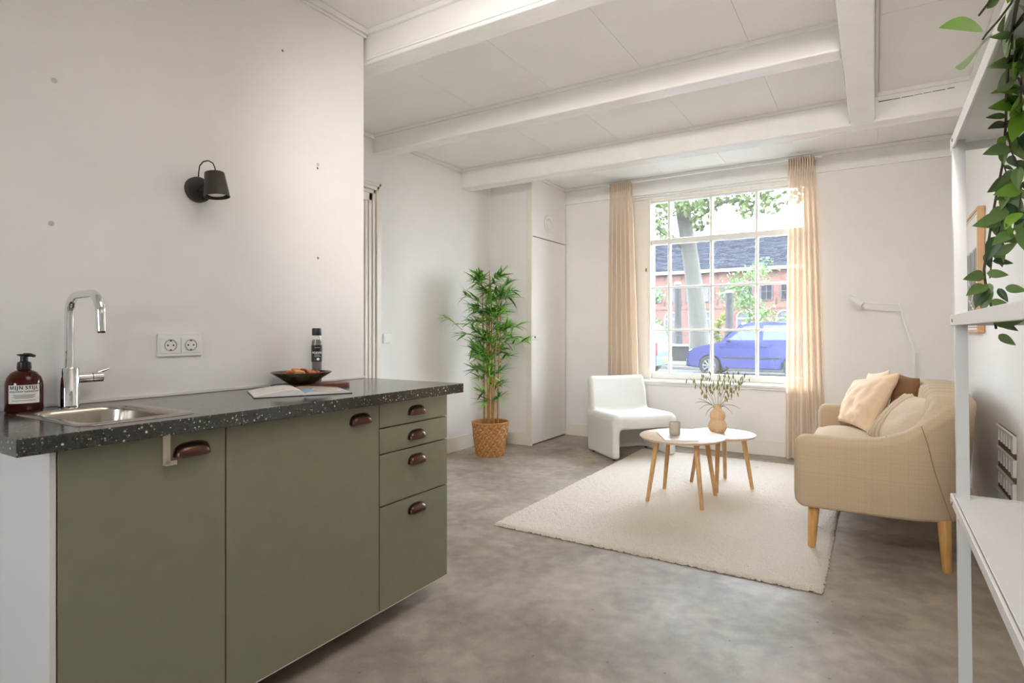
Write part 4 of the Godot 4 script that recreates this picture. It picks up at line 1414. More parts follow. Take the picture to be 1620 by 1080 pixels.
func vine() -> void:
	var t := thing("trailing_plant", "trailing green leafy vine hanging over the shelving unit", "plant", from_pixel(1600, 505, 1.2))
	var o := t.position
	var lm := [leaf_mesh(0.22, 0.10, 0.24), leaf_mesh(0.10, 0.22, 0.27), leaf_mesh(0.30, 0.02, 0.22)]
	var stems := [
		[[1618, -40, 1.12], [1606, 20, 1.14], [1596, 80, 1.17], [1592, 150, 1.2], [1591, 200, 1.21], [1586, 260, 1.22], [1574, 320, 1.22], [1564, 380, 1.2], [1556, 430, 1.19], [1562, 465, 1.18], [1570, 490, 1.17], [1576, 520, 1.16]],
		[[1612, -30, 1.05], [1600, 5, 1.03], [1580, 32, 1.02], [1562, 52, 1.02], [1555, 62, 1.02]],
		[[1578, -20, 1.0], [1563, 6, 1.0], [1549, 24, 1.0]],
		[[1595, 190, 1.2], [1598, 235, 1.19], [1610, 262, 1.18], [1616, 300, 1.18], [1612, 340, 1.17], [1600, 372, 1.17]],
		[[1586, 255, 1.22], [1596, 285, 1.2], [1592, 330, 1.2], [1580, 362, 1.19], [1570, 400, 1.19], [1566, 440, 1.19]],
		[[1592, 240, 1.21], [1606, 236, 1.2], [1625, 228, 1.19]],
		[[1625, -30, 1.2], [1622, 60, 1.2], [1615, 140, 1.2], [1618, 200, 1.2]],
		[[1568, 483, 1.17], [1580, 490, 1.16], [1592, 497, 1.15]]]
	for e in stems:
		var pts := []
		for q in e:
			pts.append(hanging(q[0], q[1], q[2]) - o)
		var cv := Curve3D.new()
		for i in pts.size():
			var tg: Vector3 = (pts[mini(i + 1, pts.size() - 1)] - pts[maxi(i - 1, 0)]) / 6.0
			cv.add_point(pts[i], -tg, tg)
		var fine := []
		var n := pts.size() * 5
		for i in n + 1:
			fine.append(cv.sample_baked(cv.get_baked_length() * i / n))
		var b := MB.new()
		b.tube(fine, 0.0024 if e.size() > 8 else 0.0015, 7)
		part("stem", b, M.vine_stem, t)
	# leaves: stalk pixel, tip pixel, depths, material, mesh
	var L := [
		[1553, 44, 1.0, 1501, 28, 0.985, "vine_b", 1], [1557, 62, 1.02, 1521, 111, 1.0, "vine_a", 0], [1583, -6, 1.0, 1560, 14, 0.99, "vine_a", 2], [1628, 24, 1.08, 1584, 65, 1.05, "vine_c", 0],
		[1624, 96, 1.15, 1567, 99, 1.12, "vine_a", 1], [1613, 114, 1.17, 1575, 144, 1.13, "vine_a", 2], [1622, 160, 1.12, 1566, 170, 1.09, "vine_b", 0], [1628, 172, 1.14, 1599, 213, 1.10, "vine_b", 1],
		[1592, 20, 1.12, 1586, 50, 1.1, "vine_a", 2], [1606, 272, 1.2, 1579, 303, 1.18, "vine_a", 0], [1596, 247, 1.2, 1606, 262, 1.18, "vine_c", 1], [1594, 314, 1.2, 1572, 316, 1.19, "vine_a", 2],
		[1592, 328, 1.19, 1562, 353, 1.18, "vine_a", 1], [1577, 372, 1.19, 1610, 383, 1.17, "vine_a", 1], [1575, 404, 1.18, 1610, 382, 1.16, "vine_a", 0], [1570, 413, 1.18, 1605, 415, 1.17, "vine_c", 0],
		[1561, 432, 1.18, 1597, 434, 1.16, "vine_a", 1], [1590, 455, 1.16, 1626, 459, 1.14, "vine_a", 1], [1579, 456, 1.17, 1595, 478, 1.16, "vine_c", 2], [1566, 448, 1.18, 1552, 481, 1.17, "vine_a", 2],
		[1573, 512, 1.15, 1627, 503, 1.12, "vine_a", 0], [1580, 529, 1.15, 1606, 546, 1.13, "vine_a", 1], [1616, 352, 1.18, 1626, 332, 1.17, "vine_a", 1], [1604, 355, 1.17, 1622, 345, 1.16, "vine_c", 0],
		[1618, 358, 1.16, 1622, 400, 1.15, "vine_a", 1], [1600, 40, 1.14, 1617, 70, 1.12, "vine_b", 1], [1606, 5, 1.1, 1630, 20, 1.08, "vine_a", 0], [1600, 60, 1.16, 1588, 90, 1.14, "vine_b", 2],
		[1605, 80, 1.18, 1622, 118, 1.16, "vine_b", 0], [1592, 140, 1.2, 1612, 150, 1.18, "vine_c", 2], [1590, 215, 1.21, 1578, 235, 1.2, "vine_b", 2], [1588, 262, 1.2, 1604, 268, 1.19, "vine_c", 0],
		[1612, 300, 1.18, 1628, 318, 1.17, "vine_a", 1], [1600, 372, 1.17, 1590, 352, 1.16, "vine_b", 2], [1572, 345, 1.2, 1582, 362, 1.19, "vine_c", 2], [1560, 400, 1.2, 1566, 424, 1.19, "vine_c", 2],
		[1598, -15, 1.05, 1575, -2, 1.03, "vine_a", 1], [1620, 210, 1.18, 1630, 245, 1.17, "vine_c", 1], [1612, 130, 1.2, 1626, 150, 1.19, "vine_c", 1], [1608, 190, 1.18, 1596, 208, 1.17, "vine_a", 2]]
	rng.seed = 88
	for k in 54:
		var q: Array = [stems[0], stems[3], stems[4], stems[6]][k % 4]
		var i := rng.randi() % (q.size() - 1)
		var fr := rng.randf()
		var bx := lerpf(q[i][0], q[i + 1][0], fr)
		var by := lerpf(q[i][1], q[i + 1][1], fr)
		var bz := lerpf(q[i][2], q[i + 1][2], fr)
		var an := rng.randf_range(-0.4, 3.4)
		var ln := rng.randf_range(24.0, 46.0)
		L.append([bx, by, bz, bx + cos(an) * ln, by + absf(sin(an)) * ln, bz - 0.015, ["vine_a", "vine_c", "vine_a", "vine_b"][rng.randi() % 4], rng.randi() % 3])
	for i in L.size():
		var e = L[i]
		var a := hanging(e[0], e[1], e[2]) - o
		var q := hanging(e[3], e[4], e[5]) - o
		var up := (V(0, 1.151, 0) - o - a).normalized() + V(0.45 * sin(i * 2.3), 0.35 + 0.3 * cos(i * 1.7), 0)
		part("leaf", lm[e[7]], M[e[6]], t, Transform3D(look(q - a, up, (q - a).length()), a))

# ---------------------------------------------------------------- things on the counter
func curved_text(text: String, size: float, width: float, r: float, yy: float, ang: float) -> MB:
	# letters wrapped on a standing cylinder of radius r round the origin, facing the direction ang
	var tm := TextMesh.new()
	var fo := SystemFont.new()
	fo.font_names = PackedStringArray(["Droid Sans"])
	fo.font_weight = 700
	tm.font = fo
	tm.text = text
	tm.font_size = 64
	tm.pixel_size = size / 64.0
	tm.depth = 0.0
	tm.curve_step = 1.0
	var arr := tm.surface_get_arrays(0)
	var vs: PackedVector3Array = arr[Mesh.ARRAY_VERTEX]
	var ix: PackedInt32Array = arr[Mesh.ARRAY_INDEX] if arr[Mesh.ARRAY_INDEX] != null else PackedInt32Array()
	var lo := 1e9
	var hi := -1e9
	for p in vs:
		lo = minf(lo, p.x); hi = maxf(hi, p.x)
	var k := width / maxf(hi - lo, 0.001) if width > 0.0 else 1.0
	var at := func(p: Vector3) -> Array:
		var a := ang + (p.x - (lo + hi) / 2.0) * k / r
		var d := V(sin(a), 0, cos(a))
		return [d * r + V(0, yy + p.y, 0), d]
	var b := MB.new()
	var count := ix.size() if ix.size() else vs.size()
	for i in range(0, count, 3):
		var q := []
		for j in 3:
			q.append(at.call(vs[ix[i + j]] if ix.size() else vs[i + j]))
		b.tri(q[0][0], q[1][0], q[2][0], q[0][1], q[1][1], q[2][1])
	return b

func arc_panel(r: float, y0: float, y1: float, a0: float, a1: float) -> MB:
	var rows := []
	for i in 2:
		var row := PackedVector3Array()
		for j in 25:
			var a := lerpf(a0, a1, j / 24.0)
			row.append(V(sin(a) * r, lerpf(y0, y1, i), cos(a) * r))
		rows.append(row)
	var b := MB.new()
	b.grid(rows, true)
	return b

func build_counter_things() -> void:
	# soap bottle; angle 'f' faces the camera
	var at := V(-2.115, 0.92, -0.668)
	var f := atan2(-at.x, -at.z)
	var s := thing("soap_bottle", "amber pump bottle of hand soap beside the sink", "soap bottle", at)
	var b := MB.new()
	b.lathe([Vector2(0, 0), Vector2(0.040, 0), Vector2(0.0435, 0.004), Vector2(0.0435, 0.075), Vector2(0.0425, 0.085), Vector2(0.038, 0.100), Vector2(0.029, 0.113), Vector2(0.018, 0.119), Vector2(0.0135, 0.121), Vector2(0.0135, 0.128), Vector2(0, 0.128)], 48)
	part("bottle", b, M.amber, s)
	b = MB.new()
	b.lathe([Vector2(0, 0.003), Vector2(0.0385, 0.003), Vector2(0.0415, 0.006), Vector2(0.0415, 0.074), Vector2(0.040, 0.085), Vector2(0.035, 0.099), Vector2(0.0, 0.101)], 40)
	part("soap", b, M.soap, s)
	b = MB.new()
	b.lathe([Vector2(0.0, 0.121), Vector2(0.0155, 0.121), Vector2(0.0165, 0.125), Vector2(0.0155, 0.142), Vector2(0.009, 0.146), Vector2(0.0085, 0.162), Vector2(0, 0.162)], 24)
	b.box(V(-0.018, 0.128, -0.004), V(-0.0145, 0.143, 0.004), 0.001)
	b.box(V(0.0145, 0.128, -0.004), V(0.018, 0.143, 0.004), 0.001)
	part("collar", b, M.black_plastic, s)
	b = MB.new()
	b.lathe([Vector2(0, 0.160), Vector2(0.010, 0.160), Vector2(0.0175, 0.163), Vector2(0.018, 0.166), Vector2(0.0, 0.1675)], 20, Transform3D(Basis().scaled(V(1.0, 1, 0.7))))
	b.tube([V(0.0, 0.1635, 0.0), V(0.018, 0.1635, 0.0), V(0.028, 0.160, 0.0)], [0.006, 0.005, 0.004], 8)
	part("pump_head", b, M.black_plastic, s, Transform3D(Basis(V(0, 1, 0), f - 0.6), Vector3.ZERO))
	part("label", arc_panel(0.0437, 0.027, 0.079, f - 0.86, f + 0.86), M.paper, s)
	part("lettering", curved_text("MIJN STIJL", 0.013, 0.066, 0.0440, 0.0715, f), M.ink, s)
	part("lettering", curved_text("HANDZEEP HANDSOAP", 0.0065, 0.068, 0.0440, 0.0605, f), M.ink, s)
	# small print too fine to read: rows of thin dark dashes
	for e in [[0.0505, 0.58], [0.0475, 0.52], [0.0445, 0.60], [0.0415, 0.46], [0.0345, 0.62]]:
		part("small_print", arc_panel(0.0440, e[0], e[0] + 0.0013, f - e[1], f + e[1]), M.dark_gap, s)
	# serving board under the bowl
	var yaw := atan2(-0.19, 0.30)
	var bd := thing("serving_board", "small brown wooden serving board under the fruit bowl", "board", V(-2.03, 0.92, -1.585), 0.0)
	var poly := PackedVector2Array()
	for i in 9:
		var a := PI * 0.5 + PI * i / 8.0
		poly.append(Vector2(-0.08 + 0.075 * cos(a), 0.075 * sin(a)))
	for i in 5:
		var a := -PI * 0.5 + PI * 0.5 * i / 4.0
		poly.append(Vector2(0.125 + 0.02 * cos(a), -0.055 + 0.02 * sin(a)))
	for i in 5:
		var a := PI * 0.5 * i / 4.0
		poly.append(Vector2(0.125 + 0.02 * cos(a), 0.055 + 0.02 * sin(a)))
	b = MB.new()
	b.prism(poly, 0.0, 0.014, Transform3D(Basis(V(0.35, 0, -0.937), V(-0.937, 0, -0.35), V(0, 1, 0)), Vector3.ZERO), true)
	part("board", b, M.walnut, bd)
	# bowl
	var bc := V(-2.035, 0.934, -1.545)
	b = MB.new()
	b.lathe([Vector2(0, 0), Vector2(0.042, 0), Vector2(0.05, 0.003), Vector2(0.085, 0.028), Vector2(0.117, 0.048), Vector2(0.119, 0.051), Vector2(0.115, 0.0515), Vector2(0.083, 0.033), Vector2(0.05, 0.011), Vector2(0, 0.008)], 48, Transform3D(Basis(), bc))
	one("bowl", b, M.bowl_green, "shallow dark green glazed bowl of dried fruit", "bowl")
	rng.seed = 23
	var fm := [M.fruit_red, M.fruit_orange, M.fruit_red, M.fruit_pale]
	var fl := ["dark red dried tomato lying in the green bowl", "orange dried apricot lying in the green bowl", "dark red dried tomato lying in the green bowl", "pale nut lying in the green bowl"]
	for k in 22:
		var a := k * 2.4
		var rr := 0.078 * sqrt((k + 0.5) / 22.0)
		var p := bc + V(rr * cos(a), 0.034 + 0.020 * (1.0 - rr / 0.08) + rng.randf_range(0.0, 0.010), rr * sin(a))
		b = MB.new()
		var kk := k % 4
		var sx := rng.randf_range(0.012, 0.019)
		var ro := Basis.from_euler(V(rng.randf_range(-0.5, 0.5), rng.randf() * TAU, rng.randf_range(-0.4, 0.4)))
		b.lathe([Vector2(0, -0.55), Vector2(0.55, -0.48), Vector2(0.95, -0.12), Vector2(1.0, 0.12), Vector2(0.7, 0.45), Vector2(0.35, 0.40), Vector2(0, 0.30)], 14, Transform3D(ro.scaled(V(sx, sx * 0.75, sx * 1.25)), p), 4, 0.08, 0.2)
		one("dried_fruit", b, fm[kk], fl[kk], "dried fruit", ["dried tomatoes in the bowl", "dried apricots in the bowl", "dried tomatoes in the bowl", "nuts in the bowl"][kk])
	# pepper mill
	at = V(-2.128, 0.92, -1.694)
	f = atan2(-at.x, -at.z)
	var p := thing("pepper_mill", "tall glass pepper mill with a black label", "pepper mill", at)
	b = MB.new()
	b.lathe([Vector2(0, 0), Vector2(0.0215, 0), Vector2(0.0225, 0.004), Vector2(0.0225, 0.192), Vector2(0.0205, 0.205), Vector2(0.0165, 0.213), Vector2(0.0165, 0.22), Vector2(0, 0.22)], 28)
	part("glass", b, M.jar_glass, p)
	b = MB.new()
	b.lathe([Vector2(0, 0.004), Vector2(0.0202, 0.004), Vector2(0.0202, 0.188), Vector2(0.016, 0.196), Vector2(0, 0.196)], 28)
	part("peppercorns", b, M.peppercorn, p)
	b = MB.new()
	b.lathe([Vector2(0, 0.214), Vector2(0.0185, 0.214), Vector2(0.0195, 0.217), Vector2(0.0195, 0.244), Vector2(0.018, 0.2465), Vector2(0, 0.2465)], 28, Transform3D(), 14, 0.02)
	part("grinder_cap", b, M.black_plastic, p)
	part("label", arc_panel(0.0228, 0.098, 0.172, f - 1.5, f + 1.7), M.black_plastic, p)
	part("lettering", curved_text("POIVRE", 0.013, 0.046, 0.0231, 0.138, f + 0.1), M.paper, p)
	for e in [[0.160, 0.5], [0.128, 0.45], [0.122, 0.6]]:
		part("small_print", arc_panel(0.0231, e[0], e[0] + 0.0012, f + 0.1 - e[1], f + 0.1 + e[1]), M.paper, p)
	b = MB.new()
	b.prism(disc(0.0062, 16), 0.0, 0.0008, Transform3D(Basis(V(0, 1, 0), f + 0.25), V(sin(f + 0.25) * 0.0226, 0.110, cos(f + 0.25) * 0.0226)))
	part("label_seal", b, M.paper, p)
	cookbook()

func disc(r: float, n: int) -> PackedVector2Array:
	var p := PackedVector2Array()
	for i in n:
		p.append(Vector2(cos(TAU * i / n), sin(TAU * i / n)) * r)
	return p

func cookbook() -> void:
	# local x runs across the open book from left to right edge, local z from top to bottom of the pages
	var o := V(-1.762, 0.92, -1.352)
	var ex := V(0.47, 0, -0.883).normalized()
	var ez := V(0.883, 0, 0.47).normalized()
	var k := thing("open_cookbook", "open cookbook with text page and food photograph on the counter", "book", o)
	k.transform = Transform3D(Basis(ex, V(0, 1, 0), ez), o)
	var hw := 0.165
	var D := 0.245
	part("cover", boxes([[V(-hw - 0.003, 0.0, -D - 0.003), V(-0.004, 0.0025, 0.003)], [V(0.004, 0.0, -D - 0.003), V(hw + 0.003, 0.0025, 0.003)], [V(-0.006, 0.0, -D - 0.003), V(0.006, 0.0015, 0.003)]], 0.0008), M.black_plastic, k)
	var wob := func(u: float, left: bool, t: float) -> float:
		# height of the page block over the cover, u from the spine to the edge
		if left:
			return 0.004 + t * (0.014 * pow(sin(PI * pow(u, 0.55)), 0.8) + 0.004 * (1.0 - u))
		return 0.004 + t * (0.008 * pow(sin(PI * pow(u, 0.45)), 0.9) + 0.002 * (1.0 - u))
	# page pictures
	rng.seed = 3
	var li := Image.create(160, 240, false, Image.FORMAT_RGB8)
	li.fill(Color(0.93, 0.90, 0.88))
	li.fill_rect(Rect2i(30, 24, 84, 5), Color(0.55, 0.5, 0.5))
	for r in 22:
		var w := 40 + rng.randi() % 60
		if r % 6 == 5:
			continue
		li.fill_rect(Rect2i(22, 44 + r * 7, w, 2), Color(0.72, 0.68, 0.67))
	li.fill_rect(Rect2i(112, 60, 30, 3), Color(0.62, 0.58, 0.58))
	var ri := Image.create(200, 300, false, Image.FORMAT_RGB8)
	for y in 300:
		for x in 200:
			var c := Color(0.66, 0.74, 0.84)
			var st := 0.03 * sin(x * 0.5) * sin(y * 0.41)
			c = Color(c.r + st, c.g + st, c.b + st)
			var q := Vector2((x - 115.0) / 72.0, (y - 175.0) / 90.0)
			var l := q.length()
			if l < 1.0:
				c = Color(0.36, 0.44, 0.56)
			if l < 0.94:
				c = Color(0.93, 0.89, 0.80)
			if l < 0.72:
				var m := sin(x * 0.31 + 2.0 * sin(y * 0.11)) * cos(y * 0.23 + x * 0.05)
				c = Color(0.86, 0.72, 0.50) if m > -0.1 else (Color(0.80, 0.52, 0.40) if m > -0.55 else Color(0.90, 0.82, 0.66))
			var q2 := Vector2((x - 20.0) / 80.0, (y - 20.0) / 70.0)
			if q2.length() < 1.0:
				c = Color(0.88, 0.74, 0.52)
			var q3 := Vector2((x - 190.0) / 60.0, (y - 20.0) / 55.0)
			if q3.length() < 1.0:
				c = Color(0.55, 0.40, 0.36)
			ri.set_pixel(x, y, c)
	var lm := mat("text_page", Color(1, 1, 1), 0.6, {"tex": ImageTexture.create_from_image(li)})
	var rm := mat("photo_page", Color(1, 1, 1), 0.35, {"tex": ImageTexture.create_from_image(ri)})
	for left in [true, false]:
		var sg := -1.0 if left else 1.0
		var rows := []
		for i in 2:
			var row := PackedVector3Array()
			for j in 25:
				var u := j / 24.0
				if left:
					u = 1.0 - u
				row.append(V(sg * u * hw, wob.call(u, left, 1.0), -D * i))
			rows.append(row)
		var b := MB.new()
		b.grid(rows, true)
		part("page", b, lm if left else rm, k)
		# page block underneath
		b = MB.new()
		for j in 24:
			var u0 := j / 24.0
			var u1 := (j + 1) / 24.0
			for e in [[0.0, 1.0], [-D, -1.0]]:
				var nn := V(0, 0, e[1])
				b.quad(V(sg * u0 * hw, 0.0025, e[0]), V(sg * u1 * hw, 0.0025, e[0]), V(sg * u1 * hw, wob.call(u1, left, 0.97), e[0]), V(sg * u0 * hw, wob.call(u0, left, 0.97), e[0]), nn)
		b.quad(V(sg * hw, 0.0025, 0), V(sg * hw, 0.0025, -D), V(sg * hw, 0.0042, -D), V(sg * hw, 0.0042, 0), V(sg, 0, 0))
		part("page_block", b, M.paper, k)

# ---------------------------------------------------------------- things on the walls
func build_wall_things() -> void:
	# wall lamp
	var l := thing("wall_lamp", "small dark metal wall spotlight with looped cable", "wall lamp", V(WX, 1.682, -1.198))
	var turn := Basis(V(0, 0, 1), -PI / 2)
	var b := MB.new()
	b.lathe([Vector2(0, 0), Vector2(0.047, 0), Vector2(0.047, 0.016), Vector2(0.044, 0.021), Vector2(0, 0.021)], 40, Transform3D(turn, Vector3.ZERO))
	part("wall_plate", b, M.black_metal, l)
	b = MB.new()
	b.tube([V(0.02, -0.005, -0.004), V(0.07, 0.008, -0.012)], 0.010, 14)
	part("arm", b, M.black_metal, l)
	b = MB.new()
	var sx := Transform3D(Basis(V(0, 0, 1), 0.10) * Basis(V(1, 0, 0), 0.05), V(0.104, -0.004, -0.012))
	b.lathe([Vector2(0, 0.058), Vector2(0.031, 0.058), Vector2(0.033, 0.056), Vector2(0.0435, -0.032), Vector2(0.041, -0.032), Vector2(0.031, 0.04), Vector2(0, 0.045)], 36, sx)
	part("lamp_shade", b, M.black_metal, l)
	b = MB.new()
	b.lathe([Vector2(0, -0.027), Vector2(0.024, -0.026), Vector2(0.032, -0.020), Vector2(0.024, 0.02)], 28, sx)
	part("bulb", b, M.bulb_glass, l)
	b = MB.new()
	var pts := []
	for q in [V(0.016, 0.038, 0.004), V(0.022, 0.06, 0.006), V(0.028, 0.085, 0.006), V(0.046, 0.099, 0.003), V(0.068, 0.101, -0.003), V(0.088, 0.090, -0.009), V(0.098, 0.072, -0.011), V(0.100, 0.054, -0.012)]:
		pts.append(q)
	b.tube(smooth(pts, 4), 0.0022, 8)
	part("cable", b, M.black_plastic, l)
	b = MB.new()
	b.tube([V(0.018, -0.030, -0.012), V(0.030, -0.030, -0.012)], 0.005, 12)
	part("switch_knob", b, M.black_plastic, l)
	# double socket
	var s := thing("wall_socket", "white double power socket above the counter", "socket", V(WX, 1.102, -1.134))
	part("frame", boxes([[V(0, -0.041, -0.078), V(0.009, 0.041, 0.078)]], 0.003), M.white_plastic, s)
	for z in [-0.0355, 0.0355]:
		part("insert", boxes([[V(0.009, -0.029, z - 0.0345), V(0.0115, 0.029, z + 0.0345)]], 0.001), M.white_plastic, s)
		b = MB.new()
		b.lathe([Vector2(0.0215, 0.0), Vector2(0.0215, 0.0015), Vector2(0.0195, 0.0016), Vector2(0.0185, -0.001), Vector2(0.0, -0.001)], 32, Transform3D(turn, V(0.0120, 0, z)))
		var rec := part("receptacle", b, M.stoneware, s)
		for dz in [-0.0095, 0.0095]:
			b = MB.new()
			b.lathe([Vector2(0, 0.0008), Vector2(0.0032, 0.0008), Vector2(0.0032, 0.0)], 12, Transform3D(turn, V(0.0112, 0, z + dz)))
			part("pin_hole", b, M.socket_hole, rec)
		part("earth_clip", boxes([[V(0.0112, 0.0145, z - 0.003), V(0.0145, 0.0185, z + 0.003)], [V(0.0112, -0.0185, z - 0.003), V(0.0145, -0.0145, z + 0.003)]], 0.0005), M.socket_hole, rec)
	# light switch on the door wall
	var w := thing("light_switch", "white light switch beside the panel door", "switch", V(DX, 1.094, -3.447))
	part("frame", boxes([[V(0, -0.038, -0.04), V(0.009, 0.038, 0.04)]], 0.003), M.white_plastic, w)
	part("rocker", boxes([[V(0.009, -0.027, -0.028), V(0.013, 0.027, 0.028)]], 0.002), M.white_plastic, w)
	# vent valve on the closet
	b = MB.new()
	var v := thing("ventilation_valve", "round white ventilation valve above the closet door", "vent", V(-2.966, 2.29, -5.30))
	b.lathe([Vector2(0.095, 0), Vector2(0.095, 0.012), Vector2(0.088, 0.018), Vector2(0.060, 0.012), Vector2(0.056, 0.008)], 40, Transform3D(turn, Vector3.ZERO))
	part("ring", b, M.white_plastic, v)
	b = MB.new()
	b.lathe([Vector2(0.054, 0.004), Vector2(0.055, 0.012), Vector2(0.045, 0.018), Vector2(0.02, 0.021), Vector2(0, 0.022)], 36, Transform3D(turn, Vector3.ZERO))
	part("cone", b, M.white_plastic, v)
	# screw plugs left in the kitchen wall
	for e in [[1.929, -0.762, 0], [1.914, -1.742, 0], [1.897, -1.740, 1], [2.357, -1.56, 1], [1.485, -0.754, 0], [1.487, -1.742, 1]]:
		b = MB.new()
		var r := 0.0055 if e[2] == 0 else 0.0035
		b.lathe([Vector2(0, 0.0022), Vector2(r * 0.5, 0.0022), Vector2(r, 0.001), Vector2(r * 1.5, 0)], 10, Transform3D(turn, V(WX, e[0], e[1])))
		one("wall_plug", b, M.filler if e[2] == 0 else M.screw, "small plugged screw hole in the kitchen wall" if e[2] == 0 else "tiny screw head left in the kitchen wall", "wall plug", "plugged holes in the kitchen wall" if e[2] == 0 else "screw heads in the kitchen wall")

func smooth(pts: Array, n: int) -> Array:
	var cv := Curve3D.new()
	for i in pts.size():
		var tg: Vector3 = (pts[mini(i + 1, pts.size() - 1)] - pts[maxi(i - 1, 0)]) / 6.0
		cv.add_point(pts[i], -tg, tg)
	var out := []
	var k := pts.size() * n
	for i in k + 1:
		out.append(cv.sample_baked(cv.get_baked_length() * i / k))
	return out

